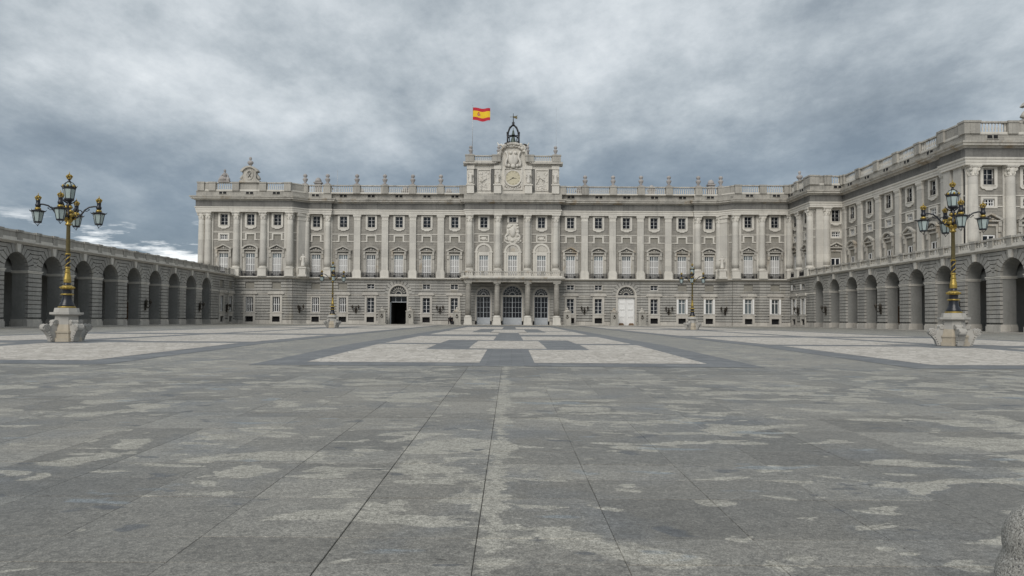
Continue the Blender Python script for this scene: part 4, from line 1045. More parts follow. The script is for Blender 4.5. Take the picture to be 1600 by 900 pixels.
for s in (-1, 1):
    mb = MB(); mb.frame(-1.35, 1.35, 31.6, 36.2, 0.2, AY - 0.22, AY)
    mb.tube([(-1.2, AY - 0.15, 33.0 if s > 0 else 34.6)] + [(-0.6+0.6*i, AY - 0.25, (33.4 + 0.5*i) if s < 0 else (34.6 - 0.45*i)) for i in range(3)], 0.1, 6)
    rd = random.Random(20 + s)
    for i in range(46): mb.ball((rd.uniform(-1.2, 1.2), AY, rd.uniform(31.7, 33.8) if rd.random() < 0.75 else rd.uniform(33.8, 36.0)), rd.uniform(0.12, 0.3), 6, 4, rd.uniform(0.7, 1.3), 0.5, rd.uniform(0.7, 1.6))
    link('relief_panel', mb.mesh('relief_panel', 'sculpture_stone'), palace, (s*6.75, 0, 0))
    for x in (4.75, 8.75): link('niche_strip', cached('nst', lambda: MB().frame(-0.28, 0.28, 31.2, 36.4, 0.1, AY - 0.12, AY).box(-0.28, 0.28, AY - 0.03, AY + 0.02, 31.2, 36.4).mesh('niche_strip', 'frieze_granite')), palace, (s*x, 0, 0))
    for x in (3.6, 9.9):
        pb = MB(); pb.box(s*x-0.85, s*x+0.85, AY - 1.15, AY - 0.0, 30.6, 32.5); pb.box(s*x-1.0, s*x+1.0, AY - 1.3, AY, 32.5, 32.75); pb.box(s*x-0.7, s*x+0.7, AY - 0.25, AY, 32.75, 36.4); pb.box(s*x-0.9, s*x+0.9, AY - 0.4, AY, 36.4, 37.25)
        link('statue_plinth', pb.mesh('statue_plinth', 'limestone'), palace)
    balustrade(palace, (s*4.9, AY - 0.3), (s*9.2, AY - 0.3), 38.05, 39.6) if s > 0 else balustrade(palace, (-9.2, AY - 0.3), (-4.9, AY - 0.3), 38.05, 39.6)
    for x in (3.9, 10.1):
        link('balustrade_pedestal', cached('aped', lambda: m_pedestal(38.05, 39.65, 1.0)), palace, (s*x, AY - 0.3, 0))
        link('urn', cached('urn2', lambda: m_urn(2.2)), palace, (s*(3.35 if x < 5 else 9.9), AY - 0.3, 39.68))
    balustrade(palace, (s*10.6, AY - 0.3), (s*10.6, 4.8), 38.05, 39.6)
# bell cage
bc = MB()
for a in (45, 135, 225, 315):
    x, y = 1.85*math.cos(R(a)), 1.4*math.sin(R(a))
    bc.tube([(x, y, 41.9), (x*1.02, y, 43.5), (x, y, 44.9)], [0.24, 0.18, 0.22], 8); bc.ball((x, y, 45.0), 0.3, 8, 6)
    bc.tube([(x*0.95, y*0.95, 44.6), (x*0.85, y*0.85, 45.6), (x*0.62, y*0.62, 46.4), (x*0.25, y*0.25, 46.9), (0, 0, 47.0)], 0.15, 6)
    bc.tube([(x, y, 44.3), (x*0.5, y*0.5, 44.5), (0, 0, 44.5)], 0.14, 6)
    bc.tube([(x, y, 42.5), (x*0.6, y*0.6, 43.4), (x*0.75, y*0.75, 44.2)], 0.09, 5)
bc.lathe([(0.18, 46.9), (0.42, 47.15), (0.2, 47.35), (0.38, 47.6), (0.12, 47.9), (0.05, 49.9)], seg=10)
link('bell_cage', bc.mesh('bell_cage', 'iron'), palace, (0, AY + 0.9, 0))
link('vane', MB().prism([(-0.1, 48.9), (0.85, 48.55), (1.0, 48.9), (0.75, 49.0), (1.05, 49.4), (0.4, 49.2), (-0.1, 49.2)], -0.05, 0.05).box(-0.8, -0.1, -0.04, 0.04, 49.0, 49.08).mesh('vane', 'gold_dull'), palace, (0, AY + 0.9, 0))
be = MB(); be.lathe([(0.75, 42.9), (0.72, 43.05), (0.52, 43.5), (0.42, 44.0), (0.3, 44.3), (0.06, 44.4)], seg=14); be.lathe([(0.42, 44.7), (0.4, 44.8), (0.27, 45.2), (0.2, 45.7), (0.05, 46.0), (0.05, 46.4)], seg=12)
link('bell', be.mesh('bell', 'bell_bronze'), palace, (0, AY + 0.9, 0))
link('bell_base', MB().box(-1.9, 1.9, -1.4, 1.4, 41.6, 42.35).box(-0.4, 0.4, -0.4, 0.4, 42.35, 42.85).mesh('bell_base', 'sculpture_stone'), palace, (0, AY + 0.9, 0))
# roof crest with bust, and chimneys
def m_crest():
    mb = MB(); mb.box(-2.3, 2.3, -0.7, 0.7, 0, 0.45)
    mb.prism([(-2.0, 0.45), (2.0, 0.45), (1.5, 1.0), (1.42, 2.6), (-1.42, 2.6), (-1.5, 1.0)], -0.5, 0.5)
    for s in (-1, 1): mb.tube([(s*2.1, 0, 0.75), (s*1.85, 0, 1.35), (s*1.5, 0, 1.9), (s*1.6, 0, 2.5)], [0.42, 0.34, 0.25, 0.2], 8)
    n = 10; out = [(-2.1 + 4.2*i/n, 2.55 + 1.25*(1-(2*i/n-1)**2)**0.8) for i in range(n+1)]; inn = [(-1.6+3.2*i/n, 2.4 + 1.05*(1-(2*i/n-1)**2)**0.8) for i in range(n+1)]
    for i in range(n): mb.prism([out[i], inn[i], inn[i+1], out[i+1]], -0.9, 0.7)
    mb.prism([(1.5, 2.6)] + [(1.6-3.2*i/n, 2.42 + 1.05*max(0, 1-(2*i/n-1)**2)**0.8) for i in range(1, n)] + [(-1.5, 2.6)], -0.45, 0.45)
    mb.ringprism([(0.85*math.cos(a), 1.75 + 1.15*math.sin(a)) for a in [2*PI*i/20 for i in range(21)]], [(0.62*math.cos(a), 1.75 + 0.9*math.sin(a)) for a in [2*PI*i/20 for i in range(21)]], -0.65, -0.4)
    return mb
def crest(parent, loc):
    o = link('roof_crest', cached('crest', lambda: m_crest().mesh('roof_crest', 'limestone_weathered')), parent, loc)
    link('crest_cipher', cached('crc', lambda: MB().tube([(-0.3, -0.55, 1.2), (0.1, -0.55, 1.75), (0.35, -0.55, 2.3)], 0.09, 6).tube([(0.35, -0.55, 1.2), (-0.1, -0.55, 1.75), (-0.3, -0.55, 2.3), (0.1, -0.55, 2.45)], 0.09, 6).mesh('crest_cipher', 'frieze_granite')), o)
    def bust():
        mb = MB(); mb.lathe([(0.4, 3.75), (0.28, 3.95), (0.25, 4.1)], seg=10); mb.lathe([(0.35, 4.1), (0.68, 4.5), (0.72, 4.75), (0.5, 5.0), (0.2, 5.15), (0.19, 5.25), (0.3, 5.45), (0.33, 5.65), (0.25, 5.9), (0.03, 6.02)], seg=12, sy=0.75); return mb.mesh('bust', 'dark_urn_stone')
    link('bust', cached('bust', bust), o)
crest(palace, (-60.45, PAV - 0.75, ZR1 - 0.1))
def m_trophy():
    mb = MB(); mb.box(-1.3, 1.3, -0.6, 0.6, 0, 0.3); mb.ball((-0.2, 0, 0.8), 0.85, 10, 7, 1.2, 0.8, 0.8); mb.ball((0.8, 0, 0.6), 0.6, 9, 6, 0.9, 0.8, 1.1)
    mb.lathe([(0.45, 1.2), (0.5, 1.7), (0.42, 2.1), (0.16, 2.25), (0.17, 2.3), (0.27, 2.5), (0.28, 2.7), (0.18, 2.95), (0.03, 3.02)], 0.1, 0, 10)
    mb.tube([(0.5, 0, 2.0), (0.9, 0, 1.4), (0.7, -0.2, 0.9)], 0.14, 6); mb.tube([(-0.3, 0, 1.9), (-0.7, -0.1, 1.4), (-1.0, 0, 1.1)], 0.14, 6); mb.ball((-1.0, 0, 0.6), 0.4, 8, 6)
    return mb.mesh('roof_trophy', 'dark_urn_stone')
link('roof_trophy', m_trophy(), palace, (-66.4, PAV - 0.75, ZR1))
def m_chim():
    mb = MB(); mb.box(-0.75, 0.75, -0.6, 0.6, 29, 33.6); mb.box(-0.95, 0.95, -0.8, 0.8, 33.6, 33.9); mb.lathe([(0.75, 33.9), (0.8, 34.2), (0.6, 34.7), (0.25, 35.0)], seg=10); return mb.mesh('chimney', 'dark_urn_stone')
for x, y, s in ((-46.6, 3, 0), (-44.4, 4, -1.1), (47.4, 3, 0), (-26.0, 5, -1.6), (16.2, 5, -1.2), (33.6, 5, -1.0), (-37.0, 6, -1.9), (-15.6, 6, -1.9)):
    link('chimney', cached('chim', m_chim), palace, (x, y, s))
for x in (-41.8,): link('antenna', MB().tube([(x, 2, 30), (x, 2, 36.6)], 0.045, 5).mesh('antenna', 'steel_pole'), palace)
link('antenna', MB().tube([(10.1, AY + 0.4, 38), (10.1, AY + 0.4, 51.3)], 0.02, 5).mesh('antenna', 'steel_pole'), palace)

# ------------------------------------------------------------------ right wing
wing = thing('palace_wing', 'tall columned palace wing rising behind the right hand arcade terrace', 'palace wing', (71.0, -30.0, 0))
RZ = -PI / 2
WX1, WX2, WYF, WYE = 64.5, 71.0, -14.3, -56.6
# first return: two bays, wall runs towards the viewer (u = distance from PAV)
c1 = [2.1, 8.0]
upper_wall(wing, (WX1, PAV, 0), RZ, 0.0, -WYF + PAV - 0.06, c1, lambda c: True)
for i, c in enumerate(c1):
    L = (WX1, PAV - c, 0); upper_window(wing, L, RZ, True); mid_panel(wing, L, RZ, True); tall_window(wing, L, RZ, 'seg' if i == 0 else 'tri', wing=False)
backpil(wing, WX1, PAV - 5.1, RZ); column(wing, WX1 - 0.35, PAV - 5.1)
column(wing, WX1 - 0.35, PAV - 10.6); backpil(wing, WX1, PAV - 10.4, RZ)
# corner facing the viewer
upper_wall(wing, (0, WYF, 0), 0, WX1, WX2, [69.35], lambda c: True)
L = (69.35, WYF, 0); upper_window(wing, L, 0, True); mid_panel(wing, L, 0, True); tall_window(wing, L, 0, 'tri', wing=True, rail=False)
mb = MB(); mb.box(65.0, 66.5, WYF - 0.55, WYF, ZB, ZCAP - 0.004); link('corner_pier', mb.mesh('corner_pier', 'limestone_shaft'), wing, (0, 0, 0)); 
bpy.data.objects[C.objects[-1].name].location = -Vector(wing.location)
column(wing, 67.2, WYF - 0.35); backpil(wing, 67.2, WYF)
# long side
c2 = [18.6, 25.8, 32.95, 40.1, 47.2]
upper_wall(wing, (WX2, 0, 0), RZ, -WYF, 51.3, c2, lambda c: True)
for i, c in enumerate(c2):
    L = (WX2, -c, 0); upper_window(wing, L, RZ, True); mid_panel(wing, L, RZ, True); tall_window(wing, L, RZ, 'seg' if i % 2 == 0 else 'tri', wing=True, rail=False)
for p in (15.1, 22.2, 29.4, 36.5, 43.65, 50.6): pilaster(wing, WX2, -p, RZ)
# end pavilion
upper_wall(wing, (WX2 - 0.5, 0, 0), RZ, 51.3, -WYE - 0.06, [])
for a, b, c in ((51.6, 53.3, 0.5), (53.9, 56.0, 0.35)): link('corner_pier', MB().box(a, b, -c, 0, ZB, ZCAP - 0.004).mesh('corner_pier', 'limestone_shaft'), wing, (WX2 - 0.5, 0, 0), RZ)
c3 = [74.0, 80.2, 86.4]
upper_wall(wing, (0, WYE, 0), 0, WX2 - 0.5, 92.0, c3, lambda c: True)
for i, c in enumerate(c3):
    L = (c, WYE, 0); upper_window(wing, L, 0, True); mid_panel(wing, L, 0, True); tall_window(wing, L, 0, 'tri' if i % 2 == 0 else 'seg', wing=True, rail=False)
for x in (71.3, 77.1, 83.3, 89.5): backpil(wing, x, WYE); column(wing, x, WYE - 0.35)
WENT = [(63.2, PAV - 1.1), (63.4, PAV - 1.1), (63.4, WYF - 1.1), (70.4, WYF - 1.1), (70.4, -51.0), (69.75, -51.0), (69.75, WYE - 1.1), (93, WYE - 1.1)]
WENT = WENT[1:]
WENT[0] = (63.4, PAV - 1.1 + 1.2)
_before = set(o.name for o in C.objects)
entablature(wing, WENT, None)
for o in C.objects:
    if o.name not in _before: o.location = -Vector(wing.location)
def wing_run(pts, horizontal, const, zs=(ZR0, ZR1), solid=()):
    for i, (a, b) in enumerate(zip(pts, pts[1:])):
        p0, p1 = ((a + 0.7, const), (b - 0.7, const)) if horizontal else ((const, a - 0.7), (const, b + 0.7))
        balustrade(wing, p0, p1, zs[0], zs[1], solid=i in solid)
    for a in pts:
        loc = (a, const, 0) if horizontal else (const, a, 0)
        link('balustrade_pedestal', cached('rped', lambda: m_pedestal(ZR0, ZR1)), wing, loc, 0 if horizontal else RZ)
wing_run([PAV - 1.0, PAV - 5.1, PAV - 10.3, WYF - 0.7], False, 63.8, solid=(2,)); wing_run([64.6, 67.2, 70.6], True, WYF - 0.75, solid=(0,))
wing_run([-15.6, -22.2, -29.4, -36.5, -43.65, -50.4], False, WX2 - 0.25); wing_run([-51.6, WYE - 0.5], False, WX2 - 0.9, solid=(0,))
wing_run([71.2, 77.1], True, WYE - 0.75); wing_run([83.3, 89.5], True, WYE - 0.75); balustrade(wing, (77.9, WYE - 0.75), (82.5, WYE - 0.75), ZR0, ZR1, solid=True)
crest(wing, (81.0, WYE - 0.75, ZR1 - 0.1))
link('bust', cached('bust', lambda: None), wing, (63.8, -13.0 + 4, ZR1 - 3.75))
for c in c2:
    o = link('attic_window', CACHE['atw'], wing, (70.4 + 0.02, -c, 0), RZ); link('mullion', CACHE['atm'], o)
for c in c3 + [69.35]:
    o = link('attic_window', CACHE['atw'], wing, (c, (WYE if c > 70 else WYF) - 1.08, 0)); link('mullion', CACHE['atm'], o)
for c in c1:
    o = link('attic_window', CACHE['atw'], wing, (63.42, PAV - c, 0), RZ); link('mullion', CACHE['atm'], o)
bd = MB(); bd.box(65.3, 95, WYF + 1.0, 1, 25.4, 29.2); bd.box(72.0, 95, WYE + 1.0, WYF + 1.0, 25.4, 29.2); bd.box(78, 95, WYE + 6, 1, 0, 25.4)
o = link('roof', bd.mesh('roof', 'slate_roof'), wing, (0, 0, 0))
o.location = -Vector(wing.location)

# ------------------------------------------------------------------ arcades
AXW, BAY, R0, ZS, TP = 64.1, 7.2, 2.25, 7.45, 1.9
ARC0, NARC = 18.5, 11
YEND = ARC0 + BAY * (NARC - 0.5)
def arcade(side):
    label = 'long low stone arcade on the left, sky above its solid parapet' if side < 0 else 'long low stone arcade on the right, tall wing rising behind'
    A = thing('arcade', label, 'arcade', (side * AXW, -50.0, 0), 0, 'arcades flanking the square')
    # local wall frame: u runs away from the palace on the right side (rz=-90) and towards it on the left (rz=+90)
    rz = -PI/2 if side > 0 else PI/2
    U = (lambda d: d) if side > 0 else (lambda d: -d)          # d = distance in front of Y=0
    loc = (side * AXW, 0, 0)
    def span(a, b): return tuple(sorted((U(a), U(b))))
    u0, u1 = span(-PAV, YEND)
    cs = [U(ARC0 + BAY * k) for k in range(NARC)]
    ws = [U(5.6), U(10.6)]
    ops = [(c - R0, c + R0, -1, ZS + R0, R0) for c in cs]
    wops = []
    for w in ws: wops += [gw_op(w), bs_op(w), (mz_op(w) if side > 0 else mzb_op(w))]
    mb = wall_cells(MB(), u0, u1, 0, 10.75, ops + wops, 0.14, TP, 16)
    link('arcade_wall', mb.mesh('arcade_wall', 'vault_plaster'), A, loc, rz)
    rw = 1.15
    rops = ops + wops + [(c - R0 - rw, c + R0 + rw, ZS + 0.02, ZS + R0 + rw, R0 + rw) for c in cs]
    cm = courses(MB(), u0, u1, 1.25, 7.08, [(o[0]-0.0, o[1]+0.0, o[2], o[3], 0) if o in ops else o for o in rops], 0.24, 0.56, 0.10)
    courses(cm, u0, u1, 7.48, 10.7, rops, 0.24, 0.56, 0.10)
    stuff(link('stone_courses', cm.mesh('stone_courses', 'granite_rustic'), A, loc, rz))
    for c in cs:
        voussoirs(A, loc, rz, c, ZS, R0, rw, 13, 'granite_rustic', -0.25)
        kb = MB(); kb.prism([(c - 0.24, ZS + R0 + 0.02), (c + 0.24, ZS + R0 + 0.02), (c + 0.38, 10.78), (c - 0.38, 10.78)], -0.5, 0.1)
        link('keystone', kb.mesh('keystone', 'limestone'), A, loc, rz)
    # piers: plinth and impost
    edges = [(-PAV + 0.0, ARC0 - R0)] + [(ARC0 + BAY*k + R0, ARC0 + BAY*(k+1) - R0) for k in range(NARC - 1)] + [(ARC0 + BAY*(NARC-1) + R0, YEND)]
    for i, (a, b) in enumerate(edges):
        p, q = span(a, b); first = i == 0; e = 0.16
        if first: p, q = span(a + e, b)
        gl = [(w - 1.4, w + 1.4, -1, 3, 0) for w in ws] if first else []
        pm = wall_cells(MB(), p - e, q + e, 0.0, 1.02, gl, -0.3, TP + 0.1)
        if not first: pm = MB().box(p - e, q + e, -0.3, TP + 0.12, 0, 0.82).box(p - e*0.6, q + e*0.6, -0.22, TP + 0.08, 0.82, 1.06)
        if first:
            ww = sorted(ws); ee = [p, ww[0] - 1.4, ww[0] + 1.4, ww[1] - 1.4, ww[1] + 1.4, q + (e if U(1) > 0 else 0)]
            if U(1) < 0: ee[0] = p - e
            for aa, bb in zip(ee[::2], ee[1::2]): link('pier_plinth', MB().box(aa, bb, -0.3, TP + 0.1, 0.0, 1.02).mesh('pier_plinth', 'plinth_stone'), A, loc, rz)
        else: link('pier_plinth', pm.mesh('pier_plinth', 'plinth_stone'), A, loc, rz)
        im = MB()
        if first:
            ww = sorted(ws); ee = [p, ww[0] - 1.95, ww[0] + 1.95, ww[1] - 1.95, ww[1] + 1.95, q + 0.12]
            for aa, bb in zip(ee[::2], ee[1::2]):
                if bb - aa > 0.05: link('impost', MB().box(aa, bb, -0.32, 0.05, 7.1, 7.44).mesh('impost', 'limestone'), A, loc, rz)
            continue
        else: im.box(p - 0.12, q + 0.12, -0.24, TP + 0.1, 7.1, 7.32).box(p - 0.2, q + 0.2, -0.32, TP + 0.1, 7.32, 7.46)
        link('impost', im.mesh('impost', 'limestone'), A, loc, rz)
    for w in ws:
        L = (side * AXW, -abs(w), 0)
        ground_window(A, L, rz, 'bars' if side < 0 else 'open')
        mezz(A, L, rz, side > 0)
        if side > 0:
            link('mezzanine_shutter', cached('mzsh', lambda: MB().box(-1.6, -0.92, -0.3, -0.22, 8.25, 9.5).mesh('mezzanine_shutter', 'white_paint')), A, L, rz)
    # gallery behind the arches
    y0, y1 = TP, TP + 6.0
    gb = MB(); ga, gbb = span(-PAV + 10.5, YEND)
    gb.box(ga, gbb, y1, y1 + 0.4, 0, 10.3)
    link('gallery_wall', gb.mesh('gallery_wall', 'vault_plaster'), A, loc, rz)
    vb = MB(); n = 10
    for i in range(n):
        a0, a1 = PI*i/n, PI*(i+1)/n; r = 3.0; cy = TP + 3.0
        P = lambda a, q: (cy - q*math.cos(a), 7.2 + q*math.sin(a)*0.9)
        (ya, za), (yb, zb) = P(a0, r), P(a1, r)
        vb.add([(ga, ya, za), (gbb, ya, za), (gbb, yb, zb), (ga, yb, zb)], [(0, 1, 2, 3)])
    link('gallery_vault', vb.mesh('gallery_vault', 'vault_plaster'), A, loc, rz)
    endp = U(-PAV + 10.5)
    for a, b in (sorted((endp, endp - U(1) * 0.3)), (U(YEND) - 0.15, U(YEND) + 0.15)):
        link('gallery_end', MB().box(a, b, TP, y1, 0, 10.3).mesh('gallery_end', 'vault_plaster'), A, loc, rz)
    fl = MB().box(ga, gbb, 0.1, y1, -0.1, 0.125); link('gallery_floor', fl.mesh('gallery_floor', 'granite_slabs'), A, loc, rz)
    # doors in the gallery wall
    for k in (2, 5, 8):
        c = U(ARC0 + BAY * k + 1.0); db = MB().frame(c - 1.0, c + 1.0, 0.1, 4.2, 0.35, y1 - 0.12, y1, None, 0)
        o = link('gallery_door', db.mesh('gallery_door', 'plinth_stone'), A, loc, rz); link('door_leaf', MB().box(c - 1.0, c + 1.0, y1 - 0.06, y1 - 0.01, 0.1, 4.2).mesh('door_leaf', 'wood_brown'), o)
    # cornice, terrace and balustrade
    cm = MB(); cm.box(u0, u1, -0.32, TP, 10.76, 10.9); cm.box(u0, u1, -0.62, 8.5, 10.9, 11.02); cm.box(u0, u1, -0.8, 8.4, 11.02, 11.2)
    link('terrace_cornice', cm.mesh('terrace_cornice', 'limestone'), A, loc, rz)
    nb = 2 * NARC + 2
    ds = [15.0 + (BAY/2) * k for k in range(nb - 1)]
    yb = -0.3
    for a, b in zip(ds, ds[1:]):
        if b > YEND: break
        balustrade(A, (side * (AXW - 0.3), -a - 0.42), (side * (AXW - 0.3), -b + 0.42), 11.2, 12.45, solid=side < 0)
    for a in ds:
        if a < YEND: link('balustrade_pedestal', cached('tped', lambda: m_pedestal(11.2, 12.48, 0.48)), A, (side * (AXW - 0.3), -a, 0), rz)
    for w in (5.6, 10.6): link('railing', cached('arail', lambda: m_rail(2.0, 11.24, 12.4, 0, 21)), A, (side * (AXW - 0.5), -w, 0), rz)
    for w in (3.4, 8.1, 13.4): link('balustrade_pedestal', CACHE['tped'], A, (side * (AXW - 0.4), -w, 0), rz)
    balustrade(A, (side * (AXW - 0.3), -13.4), (side * (AXW - 0.3), -15.0), 11.2, 12.45, solid=True)
    return A
arcL = arcade(-1); arcR = arcade(1)

# ------------------------------------------------------------------ sculptures, flag, lanterns, posts
def skin_mesh(name, joints, edges, mat, sub=2, fold=0.0):
    me = bpy.data.meshes.new(name); me.from_pydata([j[:3] for j in joints], edges, [])
    o = bpy.data.objects.new(name, me); C.objects.link(o)
    o.modifiers.new('skin', 'SKIN'); sv = me.skin_vertices[0].data
    for i, j in enumerate(joints): sv[i].radius = (j[3], j[4] if len(j) > 4 else j[3])
    sv[0].use_root = True
    s = o.modifiers.new('sub', 'SUBSURF'); s.levels = s.render_levels = sub
    dg = bpy.context.evaluated_depsgraph_get(); m2 = bpy.data.meshes.new_from_object(o.evaluated_get(dg)); m2.name = name
    bpy.data.objects.remove(o); bpy.data.meshes.remove(me)
    m2.materials.clear(); m2.materials.append(MATS[mat])
    for v in m2.vertices:
        if fold and v.co.z < 2.1:
            a = math.atan2(v.co.y, v.co.x); f = 1 + fold * math.sin(7 * a + v.co.z * 1.5) * min(1, (2.1 - v.co.z)); v.co.x *= f; v.co.y *= f
    for p in m2.polygons: p.use_smooth = True
    return m2
def statue_mesh(v):
    s = -1 if v else 1
    J = [(0, 0, 1.45, 0.36, 0.28), (0, 0, 0.9, 0.42, 0.34), (0, 0, 0.05, 0.5, 0.42), (0, 0, 2.0, 0.38, 0.25), (0, 0, 2.32, 0.34, 0.22), (0, -0.02, 2.5, 0.12), (0, -0.04, 2.68, 0.2), (0, -0.04, 2.9, 0.17),
         (s*0.42, 0, 2.28, 0.15), (s*0.62, -0.1, 1.85, 0.12), (s*0.75, -0.4, 2.1, 0.09), (-s*0.42, 0, 2.28, 0.15), (-s*0.6, 0.0, 1.8, 0.12), (-s*0.42, -0.35, 1.5, 0.09)]
    E = [(0,1),(1,2),(0,3),(3,4),(4,5),(5,6),(6,7),(4,8),(8,9),(9,10),(4,11),(11,12),(12,13)]
    return skin_mesh('statue', J, E, 'sculpture_stone', 2, 0.13)
ST = [statue_mesh(0), statue_mesh(1)]
def statue(x, y, z, v, label, ped=None, sc=1.0):
    o = thing('statue', label, 'statue', (x, y, z), 0, 'stone statues on the palace')
    b = link('figure', ST[v], None); b.parent = o; b.scale = (sc,) * 3; b.location = (0, 0, 0.15 if ped is None else ped)
    mb = MB()
    if ped is None: mb.box(-0.55, 0.55, -0.45, 0.45, 0, 0.16)
    else: mb.box(-1.0, 1.0, -0.85, 0.85, 0, 0.45); mb.box(-0.75, 0.75, -0.65, 0.65, 0.45, ped - 0.35); mb.box(-0.9, 0.9, -0.8, 0.8, ped - 0.35, ped)
    p = link('pedestal', mb.mesh('pedestal', 'limestone'), None); p.parent = o
statue(-48.3, -3.0, 10.93, 0, 'white stone statue on a pedestal at the first floor corner left of the facade', 2.2, 1.05)
statue(48.3, -3.0, 10.93, 1, 'white stone statue on a pedestal at the first floor corner right of the facade', 2.2, 1.05)
for x, v, w in ((-9.9, 0, 'outermost left of four, below the flagpole'), (-3.6, 1, 'immediately left of the clock'), (3.6, 0, 'immediately right of the clock'), (9.9, 1, 'outermost right of four on the clock attic')):
    statue(x, AY - 0.7, 32.75, v, 'carved stone statue on the attic, ' + w)
statue(-73.0, -8.0, 10.93, 0, 'small stone statue above the left arcade, beside the palace corner', 1.0, 0.8)
# flag
fp = thing('flagpole', 'tall thin white pole flying a red and yellow flag above the palace clock', 'flagpole', (-9.55, AY - 0.3, 39.6))
link('pole', MB().tube([(0, 0, 0), (0.02, 0, 6), (0.06, 0, 11.75)], [0.075, 0.06, 0.04], 8).ball((0.06, 0, 11.8), 0.1, 8, 6).mesh('pole', 'steel_pole'), None).parent = fp
def wave(u, v): return (0.08 + u * 4.05, 0.42 * math.sin(u * 5.5 + v * 0.8) * (0.25 + u), 8.25 + v * 2.95 + 0.14 * math.sin(u * 6.2 + 0.7) - 0.22 * u + 0.1 * math.sin(u * 9) * u)
def strip(v0, v1, mat, name):
    mb = MB(); nu, nv = 28, 5; vs = []; fs = []
    for k, off in enumerate((0.0, 0.02)):
        for i in range(nu + 1):
            for j in range(nv + 1):
                x, y, z = wave(i / nu, v0 + (v1 - v0) * j / nv); vs.append((x, y + off, z))
    for k in range(2):
        o = k * (nu + 1) * (nv + 1)
        for i in range(nu):
            for j in range(nv):
                a = o + i * (nv + 1) + j; fs.append((a, a + nv + 1, a + nv + 2, a + 1))
    return mb.add(vs, fs, True).mesh(name, mat)
fo = link('flag', strip(0.25, 0.75, 'flag_yellow', 'flag'), None); fo.parent = fp
for a, b in ((0, 0.25), (0.75, 1.0)):
    q = link('flag_stripe', strip(a, b, 'flag_red', 'flag_stripe'), None); q.parent = fo
em = MB()
def onflag(mb, u, v, ru, rv, n=14, off=-0.03):
    pts = [wave(u + ru * math.cos(2*PI*i/n), v + rv * math.sin(2*PI*i/n)) for i in range(n)]
    mb.add([(p[0], p[1] + off, p[2]) for p in pts], [tuple(range(n))])
eb1, eb2 = MB(), MB()
onflag(eb1, 0.34, 0.48, 0.05, 0.105); onflag(eb1, 0.34, 0.64, 0.045, 0.04); onflag(eb1, 0.27, 0.49, 0.012, 0.11, 8); onflag(eb1, 0.41, 0.49, 0.012, 0.11, 8)
onflag(eb2, 0.325, 0.50, 0.018, 0.045, 10, -0.045); onflag(eb2, 0.358, 0.455, 0.018, 0.04, 10, -0.045); onflag(eb2, 0.27, 0.36, 0.016, 0.02, 8, -0.045); onflag(eb2, 0.41, 0.36, 0.016, 0.02, 8, -0.045)
q = link('flag_emblem', eb1.mesh('flag_emblem', 'flag_red'), None); q.parent = fo
q = link('emblem_detail', eb2.mesh('emblem_detail', 'lantern_glass'), None); q.parent = fo
# wall lanterns
def m_bracket():
    mb = MB(); mb.prism([(-0.16, 2.6), (0.16, 2.6), (0.2, 3.6), (0.12, 4.3), (-0.12, 4.3), (-0.2, 3.6)], -0.3, 0.0); mb.ball((0, -0.35, 3.7), 0.25, 8, 6, 0.9, 0.9, 1.6)
    for s in (-1, 1): mb.tube([(0, -0.4, 3.2), (s*0.35, -0.6, 3.1), (s*0.68, -0.7, 3.4), (s*0.72, -0.7, 3.75)], [0.09, 0.08, 0.07, 0.06], 6); mb.lathe([(0.12, 3.72), (0.18, 3.8)], s*0.72, -0.7, 8)
    return mb.mesh('bracket', 'bronze_dark')
def m_blamp():
    mb = MB()
    for s in (-1, 1): mb.lathe([(0.17, 3.8), (0.27, 4.2), (0.24, 4.28), (0.1, 4.42), (0.03, 4.6)], s*0.72, -0.7, 6, False)
    return mb.mesh('lantern_head', 'bronze_dark')
def wall_lantern(x, y, rz, label):
    o = thing('wall_lantern', label, 'lantern', (x, y, 0), rz, 'bronze wall lanterns')
    for n, k, f in (('bracket', 'wlb', m_bracket), ('lantern_head', 'wlh', m_blamp)):
        p = link(n, cached(k, f), None); p.parent = o
wall_lantern(-36.6, -0.1, 0, 'bronze double wall lantern left of the open gateway, beside the barred white window')
wall_lantern(-16.9, -0.1, 0, 'bronze double wall lantern on the facade between the open gateway and the portico')
wall_lantern(16.9, -0.1, 0, 'bronze double wall lantern on the facade between the portico and the white door')
wall_lantern(36.6, -0.1, 0, 'bronze double wall lantern on the facade right of the white door')
wall_lantern(-49.5, -1.75, math.atan2(3, 2.45), 'bronze double wall lantern on the slanted corner below the left statue')
wall_lantern(49.5, -1.75, math.atan2(-3, 2.45), 'bronze double wall lantern on the slanted corner below the right statue')
wall_lantern(-AXW + 0.14, -8.1, PI/2, 'bronze wall lantern between the two windows at the far end of the left arcade')
wall_lantern(AXW - 0.14, -8.1, -PI/2, 'bronze wall lantern between the two windows at the far end of the right arcade')
names = ['far', 'middle', 'near']
for sd, rz in ((-1, PI/2), (1, -PI/2)):
    for i, k in enumerate((0, 3) if sd < 0 else (0, 3, 6)):
        wall_lantern(sd * (AXW - 0.14), -(ARC0 + BAY * k + BAY / 2), rz, 'bronze wall lantern on a %s arcade pier, %s along the row' % ('left' if sd < 0 else 'right', ('farthest' if i == 0 else ('nearest' if (sd < 0 or i == 2) else 'second farthest'))))
